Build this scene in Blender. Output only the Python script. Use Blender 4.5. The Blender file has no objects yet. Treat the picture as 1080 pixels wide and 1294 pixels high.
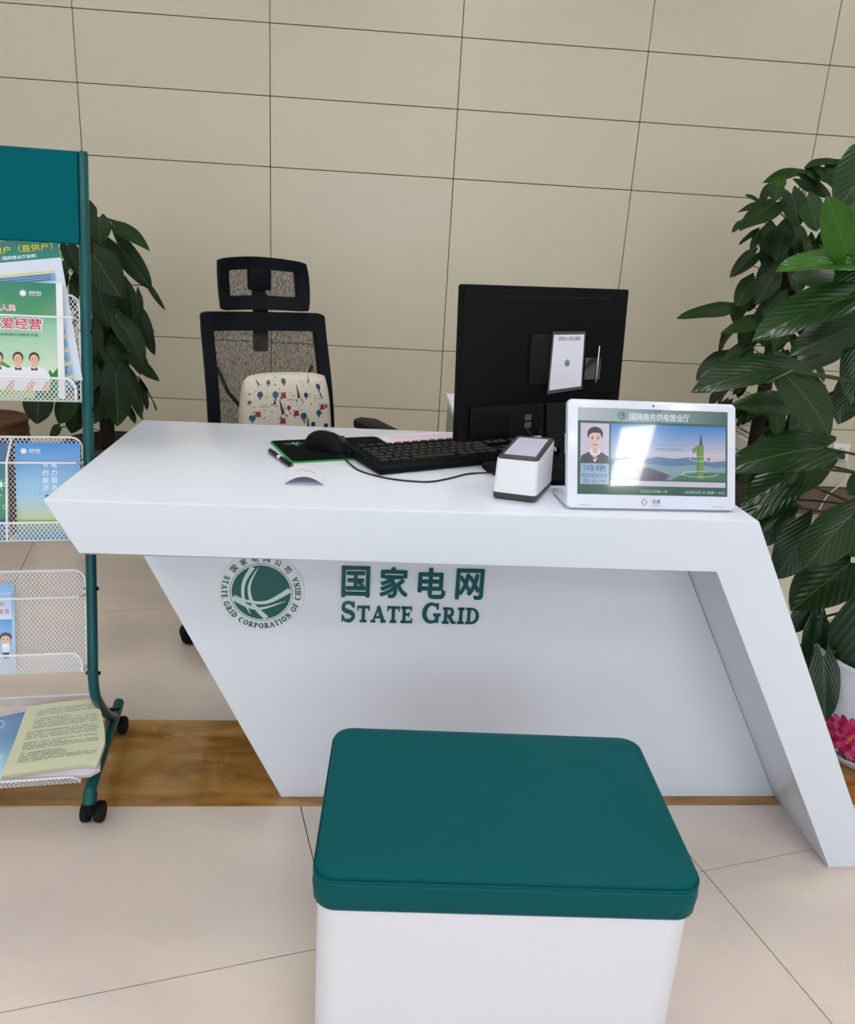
import bpy, bmesh, math, random
from mathutils import Vector, Matrix, noise
random.seed(7)
PI = math.pi
V = Vector
C = bpy.context.scene.collection
SC = bpy.context.scene

# ---------------------------------------------------------------- camera
F_PX, PITCH, YAW, ROLL, CAM_H = 1023.29, 0.3154, 0.0663, 0.0593, 1.1876
fw = V((math.sin(YAW)*math.cos(PITCH), math.cos(YAW)*math.cos(PITCH), -math.sin(PITCH)))
r0 = V((math.cos(YAW), -math.sin(YAW), 0)); u0 = r0.cross(fw)
rt = r0*math.cos(ROLL)+u0*math.sin(ROLL); up = -r0*math.sin(ROLL)+u0*math.cos(ROLL)
CAM = V((0, 0, CAM_H))
cd = bpy.data.cameras.new('camera'); cam = bpy.data.objects.new('camera', cd); C.objects.link(cam)
cam.matrix_world = Matrix(((rt.x, up.x, -fw.x, 0), (rt.y, up.y, -fw.y, 0), (rt.z, up.z, -fw.z, CAM_H), (0, 0, 0, 1)))
cd.sensor_fit = 'HORIZONTAL'; cd.sensor_width = 36; cd.lens = 36*F_PX/1080; cd.clip_start = .02
SC.camera = cam

# ---------------------------------------------------------------- world, lights, exposure
w = bpy.data.worlds.new('world'); SC.world = w; w.use_nodes = True
w.node_tree.nodes['Background'].inputs[0].default_value = (.75, .87, 1, 1)
w.node_tree.nodes['Background'].inputs[1].default_value = 1.0
SC.view_settings.view_transform = 'Standard'; SC.view_settings.look = 'None'
SC.view_settings.gamma = 1; SC.view_settings.use_curve_mapping = False
SC.view_settings.exposure = 0.07
ROOM = dict(x0=-3.6, x1=4.4, y0=-4.1, y1=3.852, h=3.05)
def area(name, loc, target, sx, sy, power, col):
    l = bpy.data.lights.new(name, 'AREA'); l.shape = 'RECTANGLE'; l.size = sx; l.size_y = sy; l.energy = power; l.color = col
    o = bpy.data.objects.new(name, l); C.objects.link(o); o.location = loc
    o.rotation_euler = (V(target)-V(loc)).to_track_quat('-Z', 'Y').to_euler(); return o
WIN = (-2.4, 2.6, .35, 2.6)     # the shop-front window behind the photographer
area('window_daylight', (0.1, ROOM['y0']-.12, 1.45), (0.1, 2, 1.1), 5.0, 2.3, 72, (.78, .88, 1))
LAMPS = [(x, y) for x in (-1.9, .45, 2.8) for y in (-2.5, -.85, 1.95) if not (x > 2 and y < -2)]

# ---------------------------------------------------------------- materials
def mat(name, col, rough=.5, metal=0, bump=0, bscale=60, var=0, vscale=4, col2=None, spec=.5, coat=0, emis=0, objvar=0, detail=4, stretch=None):
    m = bpy.data.materials.new(name); m.use_nodes = True; nt = m.node_tree; n = nt.nodes; l = nt.links
    b = n['Principled BSDF']; b.inputs['Roughness'].default_value = rough; b.inputs['Metallic'].default_value = metal
    b.inputs['Specular IOR Level'].default_value = spec; b.inputs['Coat Weight'].default_value = coat; b.inputs['Coat Roughness'].default_value = .05
    b.inputs['Base Color'].default_value = (*col, 1)
    tc = n.new('ShaderNodeTexCoord'); vec = tc.outputs['Object']
    if stretch:
        mp = n.new('ShaderNodeMapping'); l.new(vec, mp.inputs[0]); mp.inputs['Scale'].default_value = stretch; vec = mp.outputs[0]
    out = None
    nz = n.new('ShaderNodeTexNoise'); nz.inputs['Scale'].default_value = vscale; nz.inputs['Detail'].default_value = detail; l.new(vec, nz.inputs[0])
    mx = n.new('ShaderNodeMix'); mx.data_type = 'RGBA'
    v = var if (var or col2) else .03
    c2 = col2 if col2 else tuple(max(0, c*(1-v)) for c in col)
    mx.inputs[6].default_value = (*col, 1); mx.inputs[7].default_value = (*c2, 1)
    rp = n.new('ShaderNodeMapRange'); rp.inputs[1].default_value = .3; rp.inputs[2].default_value = .7
    l.new(nz.outputs[0], rp.inputs[0]); l.new(rp.outputs[0], mx.inputs[0]); out = mx.outputs[2]
    if objvar:
        oi = n.new('ShaderNodeObjectInfo'); hs = n.new('ShaderNodeHueSaturation')
        mr = n.new('ShaderNodeMapRange'); mr.inputs[3].default_value = 1-objvar; mr.inputs[4].default_value = 1+objvar
        l.new(oi.outputs['Random'], mr.inputs[0]); l.new(mr.outputs[0], hs.inputs['Value']); l.new(out, hs.inputs['Color']); out = hs.outputs[0]
    l.new(out, b.inputs['Base Color'])
    if bump:
        bn = n.new('ShaderNodeTexNoise'); bn.inputs['Scale'].default_value = bscale; l.new(vec, bn.inputs[0])
        bp = n.new('ShaderNodeBump'); bp.inputs['Strength'].default_value = bump; bp.inputs['Distance'].default_value = .002
        l.new(bn.outputs[0], bp.inputs['Height']); l.new(bp.outputs[0], b.inputs['Normal'])
    return m
def srgb(r, g, b):
    f = lambda c: ((c/255+.055)/1.055)**2.4 if c > 10 else c/255/12.92
    return (f(r), f(g), f(b))
M = {}
M['laminate'] = mat('white_laminate', srgb(225, 230, 240), .22, var=.012, spec=.28)
M['inner'] = mat('white_panel_board', srgb(224, 228, 236), .38, var=.012)
M['wall_tile'] = mat('beige_wall_tile', srgb(206, 198, 176), .32, var=.03, vscale=2.5, objvar=.015)
M['grout'] = mat('dark_joint', srgb(95, 84, 68), .9)
M['floor_grout'] = mat('floor_joint', srgb(110, 98, 85), .9)
M['plaster'] = mat('painted_plaster', srgb(225, 223, 216), .8, bump=.1)
M['ceiling'] = mat('ceiling_board', srgb(238, 238, 236), .8, bump=.1)
M['skirting'] = mat('brown_stone_skirting', srgb(112, 92, 78), .25, var=.2, vscale=10)
M['teal_leather'] = mat('teal_leatherette', srgb(0, 84, 88), .5, bump=.35, bscale=700, var=.04, spec=.1)
M['teal_seam'] = mat('teal_thread', srgb(30, 118, 112), .6)
M['stool_white'] = mat('white_lacquer', srgb(226, 224, 231), .3, var=.01)
M['teal_metal'] = mat('teal_powder_coat', srgb(0, 80, 82), .35, coat=.12, spec=.3)
M['teal_panel'] = mat('teal_sheet', srgb(0, 94, 102), .65, spec=.05)
M['white_wire'] = mat('white_coated_wire', srgb(235, 235, 238), .4)
M['black'] = mat('black_plastic', srgb(9, 12, 14), .55, spec=.12, bump=.15, bscale=900)
M['black_soft'] = mat('black_rubber', srgb(13, 13, 15), .7, spec=.25)
M['black_gloss'] = mat('black_glossy_plastic', srgb(7, 8, 10), .3, spec=.22)
M['key'] = mat('black_keycap', srgb(17, 17, 19), .5, spec=.25, bump=.1, bscale=900)
M['pad'] = mat('black_cloth', srgb(12, 17, 17), .95, spec=.1, bump=.4, bscale=1500)
M['pad_edge'] = mat('green_stitch_edge', srgb(50, 150, 80), .7)
M['foam_white'] = mat('white_plastic', srgb(236, 236, 240), .35)
M['device_white'] = mat('glossy_white_plastic', srgb(226, 229, 242), .25, coat=.3)
M['grey_plastic'] = mat('dark_grey_plastic', srgb(58, 58, 58), .5)
M['scan_glass'] = mat('scanner_glass', srgb(222, 222, 242), .08, coat=1)  # whitish base colour paints the ceiling's reflection into the glass
M['frame'] = mat('black_navy_frame', srgb(7, 9, 17), .6, spec=.15, bump=.2, bscale=500)
M['chrome'] = mat('steel', srgb(190, 190, 190), .2, metal=1)
M['cushion'] = mat('cream_cotton', srgb(218, 208, 192), .9, bump=.3, bscale=500)
M['seatcloth'] = mat('dark_seat_cloth', srgb(24, 26, 32), .9, bump=.4, bscale=600)
M['darkpot'] = mat('dark_brown_glazed_pot', srgb(62, 46, 36), .35, var=.4, vscale=8)
M['basket'] = mat('brown_woven_rattan', srgb(98, 62, 38), .7, var=.4, vscale=30)
M['soil'] = mat('potting_soil', srgb(40, 30, 22), .95, bump=1, bscale=80)
M['pole'] = mat('brown_coir_pole', srgb(48, 36, 26), .95, bump=1, bscale=120, var=.4)
M['stem'] = mat('green_brown_stem', srgb(40, 58, 24), .5, var=.3, vscale=12)
M['pot_white'] = mat('white_ceramic', srgb(228, 228, 236), .12, coat=.5)
M['cable'] = mat('black_cable', srgb(14, 14, 15), .45)
M['cable_white'] = mat('white_cable', srgb(215, 212, 208), .5)
M['paper'] = mat('white_paper', srgb(232, 230, 240), .8)
M['paper_pink'] = mat('pale_pink_paper', srgb(226, 212, 226), .8)
M['paper_yellow'] = mat('pale_yellow_green_paper', srgb(212, 213, 180), .85)
M['green_ink'] = mat('deep_teal_lettering', srgb(0, 84, 84), .35)
M['metal_win'] = mat('window_frame_metal', srgb(120, 122, 125), .4, metal=.6)
M['clear'] = mat('clear_sleeve', srgb(40, 42, 46), .1, coat=1)

def marble():
    m = mat('brown_marble', srgb(138, 98, 44), .16, coat=.3)
    nt = m.node_tree; n = nt.nodes; l = nt.links; b = n['Principled BSDF']
    tc = n.new('ShaderNodeTexCoord'); mp = n.new('ShaderNodeMapping'); mp.inputs['Rotation'].default_value = (0, 0, .6); mp.inputs['Scale'].default_value = (1.1, 4, 1)
    l.new(tc.outputs['Object'], mp.inputs[0])
    nz = n.new('ShaderNodeTexNoise'); nz.inputs['Scale'].default_value = 2.2; nz.inputs['Detail'].default_value = 9; nz.inputs['Distortion'].default_value = 1.6; l.new(mp.outputs[0], nz.inputs[0])
    cr = n.new('ShaderNodeValToRGB'); l.new(nz.outputs[0], cr.inputs[0]); e = cr.color_ramp.elements
    e[0].position = .3; e[0].color = (*srgb(118, 80, 38), 1); e[1].position = .72; e[1].color = (*srgb(196, 158, 98), 1)
    x = cr.color_ramp.elements.new(.47); x.color = (*srgb(166, 118, 58), 1); x = cr.color_ramp.elements.new(.6); x.color = (*srgb(184, 138, 76), 1)
    vo = n.new('ShaderNodeTexVoronoi'); vo.feature = 'DISTANCE_TO_EDGE'; vo.inputs['Scale'].default_value = 5
    n2 = n.new('ShaderNodeTexNoise'); n2.inputs['Scale'].default_value = 6; n2.inputs['Detail'].default_value = 6
    l.new(tc.outputs['Object'], n2.inputs[0])
    mxv = n.new('ShaderNodeMix'); mxv.data_type = 'VECTOR'; mxv.inputs[0].default_value = .35; l.new(tc.outputs['Object'], mxv.inputs[4]); l.new(n2.outputs[1], mxv.inputs[5]); l.new(mxv.outputs[1], vo.inputs[0])
    mr = n.new('ShaderNodeMapRange'); mr.inputs[1].default_value = 0; mr.inputs[2].default_value = .012; mr.inputs[3].default_value = .55; mr.inputs[4].default_value = 0; l.new(vo.outputs['Distance'], mr.inputs[0])
    n3 = n.new('ShaderNodeTexNoise'); n3.inputs['Scale'].default_value = 9; l.new(tc.outputs['Object'], n3.inputs[0])
    m3 = n.new('ShaderNodeMapRange'); m3.inputs[1].default_value = .52; m3.inputs[2].default_value = .62; l.new(n3.outputs[0], m3.inputs[0])
    mu = n.new('ShaderNodeMath'); mu.operation = 'MULTIPLY'; l.new(mr.outputs[0], mu.inputs[0]); l.new(m3.outputs[0], mu.inputs[1])
    mx = n.new('ShaderNodeMix'); mx.data_type = 'RGBA'; l.new(mu.outputs[0], mx.inputs[0]); l.new(cr.outputs[0], mx.inputs[6]); mx.inputs[7].default_value = (*srgb(200, 180, 140), 1)
    l.new(mx.outputs[2], b.inputs['Base Color']); return m
M['marble'] = marble()

def floor_mat():
    m = mat('beige_floor_tile', srgb(200, 188, 172), .17, objvar=.012)
    nt = m.node_tree; n = nt.nodes; l = nt.links; b = n['Principled BSDF']
    geo = n.new('ShaderNodeNewGeometry'); mp = n.new('ShaderNodeMapping'); l.new(geo.outputs['Position'], mp.inputs[0]); mp.inputs['Rotation'].default_value = (0, 0, -.9); mp.inputs['Scale'].default_value = (1, 2.2, 1)
    a = n.new('ShaderNodeTexNoise'); a.inputs['Scale'].default_value = 1.6; a.inputs['Detail'].default_value = 5; a.inputs['Distortion'].default_value = .8; l.new(mp.outputs[0], a.inputs[0])
    c = n.new('ShaderNodeTexNoise'); c.inputs['Scale'].default_value = 28; c.inputs['Detail'].default_value = 5; c.inputs['Distortion'].default_value = .4; l.new(mp.outputs[0], c.inputs[0])
    cr = n.new('ShaderNodeValToRGB'); e = cr.color_ramp.elements; e[0].position = .3; e[0].color = (*srgb(213, 199, 191), 1); e[1].position = .7; e[1].color = (*srgb(228, 213, 198), 1); l.new(a.outputs[0], cr.inputs[0])
    c2 = n.new('ShaderNodeValToRGB'); e = c2.color_ramp.elements; e[0].position = .58; e[0].color = (0, 0, 0, 1); e[1].position = .75; e[1].color = (.5, .5, .5, 1); l.new(c.outputs[0], c2.inputs[0])
    mx = n.new('ShaderNodeMix'); mx.data_type = 'RGBA'; l.new(c2.outputs[0], mx.inputs[0]); l.new(cr.outputs[0], mx.inputs[6]); mx.inputs[7].default_value = (*srgb(216, 200, 172), 1)
    l.new(mx.outputs[2], b.inputs['Base Color']); return m
M['floor'] = floor_mat()

def leaf_mat(name, c1, c2, rough=.42, spec=.2):
    m = bpy.data.materials.new(name); m.use_nodes = True; nt = m.node_tree; n = nt.nodes; l = nt.links; b = n['Principled BSDF']
    b.inputs['Roughness'].default_value = rough; b.inputs['Specular IOR Level'].default_value = spec
    tc = n.new('ShaderNodeTexCoord'); sp = n.new('ShaderNodeSeparateXYZ'); l.new(tc.outputs['Object'], sp.inputs[0])
    def mth(op, a, bb):
        k = n.new('ShaderNodeMath'); k.operation = op
        for i, q in enumerate((a, bb)):
            if q is None: continue
            if isinstance(q, (int, float)): k.inputs[i].default_value = q
            else: l.new(q, k.inputs[i])
        return k.outputs[0]
    ax = mth('ABSOLUTE', sp.outputs[0], None)
    ph = mth('SUBTRACT', mth('MULTIPLY', sp.outputs[1], 44), mth('MULTIPLY', ax, 60))
    s = mth('SINE', ph, None)
    vein = n.new('ShaderNodeMapRange'); l.new(s, vein.inputs[0]); vein.inputs[1].default_value = .8; vein.inputs[2].default_value = 1; vein.inputs[3].default_value = 0; vein.inputs[4].default_value = .09
    mid = n.new('ShaderNodeMapRange'); l.new(ax, mid.inputs[0]); mid.inputs[1].default_value = .004; mid.inputs[2].default_value = .016; mid.inputs[3].default_value = .3; mid.inputs[4].default_value = 0
    vm = mth('MAXIMUM', vein.outputs[0], mid.outputs[0])
    oi = n.new('ShaderNodeObjectInfo'); nz = n.new('ShaderNodeTexNoise'); nz.inputs['Scale'].default_value = 3; l.new(tc.outputs['Object'], nz.inputs[0])
    f = mth('ADD', mth('MULTIPLY', oi.outputs['Random'], .6), mth('MULTIPLY', nz.outputs[0], .5))
    mx = n.new('ShaderNodeMix'); mx.data_type = 'RGBA'; l.new(f, mx.inputs[0]); mx.inputs[6].default_value = (*c1, 1); mx.inputs[7].default_value = (*c2, 1)
    m2 = n.new('ShaderNodeMix'); m2.data_type = 'RGBA'; l.new(vm, m2.inputs[0]); l.new(mx.outputs[2], m2.inputs[6]); m2.inputs[7].default_value = (*srgb(120, 150, 80), 1)
    l.new(m2.outputs[2], b.inputs['Base Color'])
    bp = n.new('ShaderNodeBump'); bp.inputs['Strength'].default_value = .14; bp.inputs['Distance'].default_value = .004; l.new(s, bp.inputs['Height']); l.new(bp.outputs[0], b.inputs['Normal'])
    return m
M['leaf_far'] = leaf_mat('dark_pothos_leaf', srgb(8, 28, 8), srgb(32, 64, 22), .42, .2)
M['leaf_left'] = leaf_mat('dusky_pothos_leaf', srgb(10, 27, 14), srgb(32, 58, 30), .45, .16)
M['leaf_near'] = leaf_mat('glossy_dark_leaf', srgb(4, 28, 8), srgb(26, 62, 18), .30, .42)
M['leaf_bright'] = leaf_mat('bright_green_leaf', srgb(20, 62, 6), srgb(46, 98, 12), .36, .35)  # brighter leaf green, light from behind the near plant painted into the colour

def print_mat(name, rough=.45, emis=0, coat=0):
    m = bpy.data.materials.new(name); m.use_nodes = True; nt = m.node_tree; n = nt.nodes; l = nt.links; b = n['Principled BSDF']
    a = n.new('ShaderNodeVertexColor'); a.layer_name = 'Col'
    b.inputs['Roughness'].default_value = rough; b.inputs['Coat Weight'].default_value = coat; b.inputs['Coat Roughness'].default_value = .03
    if emis:
        b.inputs['Base Color'].default_value = (.01, .01, .01, 1); l.new(a.outputs[0], b.inputs['Emission Color']); b.inputs['Emission Strength'].default_value = emis
    else: l.new(a.outputs[0], b.inputs['Base Color'])
    return m
M['print'] = print_mat('printed_paper', .4)
M['print_gloss'] = print_mat('glossy_print', .2, coat=.3)
M['screen'] = print_mat('lit_screen', .1, emis=.75, coat=1)
def mesh_cloth():
    m = bpy.data.materials.new('black_open_mesh'); m.use_nodes = True; nt = m.node_tree; n = nt.nodes; l = nt.links; b = n['Principled BSDF']
    b.inputs['Base Color'].default_value = (*srgb(40, 38, 36), 1); b.inputs['Roughness'].default_value = .7
    tc = n.new('ShaderNodeTexCoord'); mp = n.new('ShaderNodeMapping'); l.new(tc.outputs['Object'], mp.inputs[0]); mp.inputs['Scale'].default_value = (1, .0, .18)
    vo = n.new('ShaderNodeTexVoronoi'); vo.inputs['Scale'].default_value = 620; l.new(mp.outputs[0], vo.inputs[0])
    mr = n.new('ShaderNodeMapRange'); l.new(vo.outputs['Distance'], mr.inputs[0]); mr.inputs[1].default_value = .25; mr.inputs[2].default_value = .65; mr.inputs[3].default_value = .25; mr.inputs[4].default_value = .8
    l.new(mr.outputs[0], b.inputs['Alpha']); return m
M['mesh'] = mesh_cloth()

# ---------------------------------------------------------------- object helpers
def link(name, me, m, parent=None, label=None, cat=None, group=None, kind=None, smooth=None):
    o = bpy.data.objects.new(name, me); C.objects.link(o)
    if m and not me.materials: me.materials.append(M[m] if isinstance(m, str) else m)
    if parent: o.parent = parent
    tag(o, label, cat, group, kind)
    return o
def tag(o, label=None, cat=None, group=None, kind=None):
    if label: o['label'] = label
    if cat: o['category'] = cat
    if group: o['group'] = group
    if kind: o['kind'] = kind
    return o
def empty(name, loc, rz, label, cat, group=None):
    o = bpy.data.objects.new(name, None); C.objects.link(o); o.location = loc; o.rotation_euler = (0, 0, rz); o.empty_display_size = .05
    return tag(o, label, cat, group)
def new(): return bmesh.new()
def mesh_of(bm, name='m', smooth=False, angle=None):
    bmesh.ops.recalc_face_normals(bm, faces=bm.faces[:])
    me = bpy.data.meshes.new(name); 
    if smooth:
        for f in bm.faces: f.smooth = True
    if smooth and angle:
        for e in bm.edges:
            if len(e.link_faces) == 2 and e.calc_face_angle(0) > angle: e.smooth = False
    bm.to_mesh(me); bm.free(); return me
def obj(name, bm, m, parent=None, smooth=False, angle=.6, **k):
    return link(name, mesh_of(bm, name, smooth, angle if smooth else None), m, parent, **k)
def box(bm, lo, hi, mtx=None, bev=0, seg=2):
    x0, y0, z0 = lo; x1, y1, z1 = hi
    vs = [bm.verts.new(p) for p in ((x0, y0, z0), (x1, y0, z0), (x1, y1, z0), (x0, y1, z0), (x0, y0, z1), (x1, y0, z1), (x1, y1, z1), (x0, y1, z1))]
    fs = [bm.faces.new([vs[i] for i in q]) for q in ((3, 2, 1, 0), (4, 5, 6, 7), (0, 1, 5, 4), (1, 2, 6, 5), (2, 3, 7, 6), (3, 0, 4, 7))]
    if bev:
        es = list({e for f in fs for e in f.edges}); r = bmesh.ops.bevel(bm, geom=es, offset=bev, segments=seg, affect='EDGES', profile=.5)
        vs = list({v for f in r['faces'] for v in f.verts} | {v for v in vs if v.is_valid})
    if mtx:
        for v in vs: v.co = mtx @ v.co
    return vs
def prism(bm, pts, ext, mtx=None, bev=0, seg=2):
    """pts: 3D polygon, ext: extrusion vector"""
    ext = V(ext); a = [bm.verts.new(V(p)) for p in pts]; b = [bm.verts.new(V(p)+ext) for p in pts]; n = len(pts)
    fs = [bm.faces.new(a[::-1]), bm.faces.new(b)]+[bm.faces.new((a[i], a[(i+1) % n], b[(i+1) % n], b[i])) for i in range(n)]
    vs = a+b
    if bev:
        es = list({e for f in fs for e in f.edges}); r = bmesh.ops.bevel(bm, geom=es, offset=bev, segments=seg, affect='EDGES', profile=.5)
        vs = list({v for f in r['faces'] for v in f.verts} | {v for v in vs if v.is_valid})
    if mtx:
        for v in vs: v.co = mtx @ v.co
    return vs
def tube(bm, pts, r, seg=8, closed=False, cap=True):
    pts = [V(p) for p in pts]; n = len(pts); rings = []
    rs = r if isinstance(r, (list, tuple)) else [r]*n
    ref = None
    for i, p in enumerate(pts):
        a = pts[(i-1) % n] if (closed or i) else p; b = pts[(i+1) % n] if (closed or i < n-1) else p
        d = (b-a).normalized()
        if ref is None: ref = d.orthogonal().normalized()
        ref = (ref-d*ref.dot(d)).normalized(); s = d.cross(ref)
        rings.append([bm.verts.new(p+(ref*math.cos(2*PI*k/seg)+s*math.sin(2*PI*k/seg))*rs[i]) for k in range(seg)])
    for i in range(n if closed else n-1):
        A, B = rings[i], rings[(i+1) % n]
        for k in range(seg): bm.faces.new((A[k], A[(k+1) % seg], B[(k+1) % seg], B[k]))
    if cap and not closed: bm.faces.new(rings[0][::-1]); bm.faces.new(rings[-1])
def lathe(bm, prof, seg=32, center=(0, 0, 0), axis='Z', cap=True):
    c = V(center); R = []
    for r, z in prof:
        ring = []
        for k in range(seg):
            a = 2*PI*k/seg; p = V((r*math.cos(a), r*math.sin(a), z))
            if axis == 'X': p = V((p.z, p.x, p.y))
            if axis == 'Y': p = V((p.x, p.z, p.y))
            ring.append(bm.verts.new(c+p))
        R.append(ring)
    for A, B in zip(R, R[1:]):
        for k in range(seg): bm.faces.new((A[k], A[(k+1) % seg], B[(k+1) % seg], B[k]))
    if cap: bm.faces.new(R[0][::-1]); bm.faces.new(R[-1])
def rrect(x0, y0, x1, y1, r, n=5):
    out = []
    for cx, cy, a0 in ((x1-r, y1-r, 0), (x0+r, y1-r, PI/2), (x0+r, y0+r, PI), (x1-r, y0+r, 1.5*PI)):
        for i in range(n+1): a = a0+PI/2*i/n; out.append((cx+r*math.cos(a), cy+r*math.sin(a)))
    return out
def catmull(P, n=8):
    P = [V(p) for p in P]; out = []
    for i in range(len(P)-1):
        a, b, c, d = P[max(i-1, 0)], P[i], P[i+1], P[min(i+2, len(P)-1)]
        for k in range(n):
            t = k/n; out.append(.5*((2*b)+(c-a)*t+(2*a-5*b+4*c-d)*t*t+(3*b-a-3*c+d)*t**3))
    return out+[P[-1]]
def ray(px, py): return fw+rt*((px-540)/F_PX)-up*((py-647)/F_PX)
def at(px, py, Y): d = ray(px, py); return CAM+d*(Y/d.y)          # survey: picture point to world point at depth Y
def atz(px, py, z): d = ray(px, py); return CAM+d*((z-CAM_H)/d.z)
def onp(px, py, P, n):
    d = ray(px, py); return CAM+d*((V(P)-CAM).dot(n)/d.dot(n))

# ---------------------------------------------------------------- flat print: coloured 2D shapes laid on a surface
_txt = {}
def text2d(s, size=1, offset=0, align='CENTER'):
    k = (s, offset)
    if k not in _txt:
        cu = bpy.data.curves.new('t', 'FONT'); cu.body = s; cu.size = 1; cu.offset = offset; cu.resolution_u = 3; cu.fill_mode = 'FRONT'; cu.extrude = 0
        o = bpy.data.objects.new('t', cu); C.objects.link(o); dg = bpy.context.evaluated_depsgraph_get()
        me = o.evaluated_get(dg).to_mesh()
        vs = [(v.co.x, v.co.y) for v in me.vertices]; fs = [tuple(p.vertices) for p in me.polygons]
        o.evaluated_get(dg).to_mesh_clear(); bpy.data.objects.remove(o); bpy.data.curves.remove(cu)
        if vs:
            x0 = min(v[0] for v in vs); x1 = max(v[0] for v in vs); y0 = min(v[1] for v in vs); y1 = max(v[1] for v in vs)
        else: x0 = x1 = y0 = y1 = 0
        _txt[k] = (vs, fs, x0, x1, y0, y1)
    return _txt[k]
class Print:
    def __init__(s, fn, lift=.00012): s.f = fn; s.v = []; s.p = []; s.c = []; s.lift = lift; s.k = 1
    def add(s, pts, cols, faces=None):
        b = len(s.v); s.v += [s.f(x, y, s.k*s.lift) for x, y in pts]
        if faces is None: faces = [tuple(range(len(pts)))]
        if not isinstance(cols, list): cols = [cols]*len(pts)
        for f in faces: s.p.append(tuple(b+i for i in f)); s.c += [cols[i] for i in f]
        s.k += .02
    def up(s): s.k += 1
    def poly(s, pts, col): s.add(pts, col)
    def rect(s, x0, y0, x1, y1, col, top=None, n=1):
        if top is None: s.add([(x0, y0), (x1, y0), (x1, y1), (x0, y1)], col)
        else: s.add([(x0, y0), (x1, y0), (x1, y1), (x0, y1)], [col, col, top, top])
    def disc(s, x, y, rx, col, ry=None, n=20):
        ry = ry or rx; s.add([(x+rx*math.cos(2*PI*i/n), y+ry*math.sin(2*PI*i/n)) for i in range(n)], col)
    def ring(s, x, y, r0, r1, col, n=48, asp=1):
        P = []
        for i in range(n): a = 2*PI*i/n; P += [(x+r0*math.cos(a), y+r0*asp*math.sin(a)), (x+r1*math.cos(a), y+r1*asp*math.sin(a))]
        s.add(P, col, [(2*i, 2*i+1, (2*i+3) % (2*n), (2*i+2) % (2*n)) for i in range(n)])
    def band(s, pts, wd, col):
        n = len(pts); ws = wd if isinstance(wd, list) else [wd]*n; P = []
        for i, (x, y) in enumerate(pts):
            a = pts[max(i-1, 0)]; b = pts[min(i+1, n-1)]; dx, dy = b[0]-a[0], b[1]-a[1]; L = math.hypot(dx, dy) or 1
            nx, ny = -dy/L*ws[i]/2, dx/L*ws[i]/2; P += [(x+nx, y+ny), (x-nx, y-ny)]
        s.add(P, col, [(2*i, 2*i+1, 2*i+3, 2*i+2) for i in range(n-1)])
    def text(s, t, x, y, h, col, w=None, offset=0, rot=0, bold=0):
        """centred on x,y with glyph height h (and width w if given)"""
        vs, fs, x0, x1, y0, y1 = text2d(t)
        bold = bold or (offset*abs(h) if not rot else 0)
        if not vs: return
        k = h/max(y1-y0, 1e-6); kx = (w/(x1-x0)) if w else abs(k); c, q = math.cos(rot), math.sin(rot)
        if bold:
            for j in range(8): s.text(t, x+bold*math.cos(j*PI/4), y+bold*math.sin(j*PI/4), h, col, w)
        P = []
        for a, b in vs:
            a = (a-(x0+x1)/2)*kx; b = (b-(y0+y1)/2)*k; P.append((x+a*c-b*q, y+a*q+b*c))
        s.add(P, col, fs)
    def dashes(s, x0, x1, y, h, col, rnd=.75):
        x = x0
        while x < x1: 
            wd = h*random.uniform(.5, 1.0); s.rect(x, y, min(x+wd*.82, x1), y+h*random.uniform(.7, 1), col); x += wd*1.15
    def build(s, name, m, parent=None, **k):
        me = bpy.data.meshes.new(name); me.from_pydata([tuple(v) for v in s.v], [], s.p)
        a = me.color_attributes.new('Col', 'FLOAT_COLOR', 'CORNER')
        flat = []
        for c in s.c: flat += [*c, 1.0]
        a.data.foreach_set('color', flat)
        return link(name, me, m, parent, **k)
def plane_fn(O, X, Y):
    O, X, Y = V(O), V(X).normalized(), V(Y).normalized(); N = X.cross(Y)
    return lambda x, y, z: O+X*x+Y*y+N*z
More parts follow.
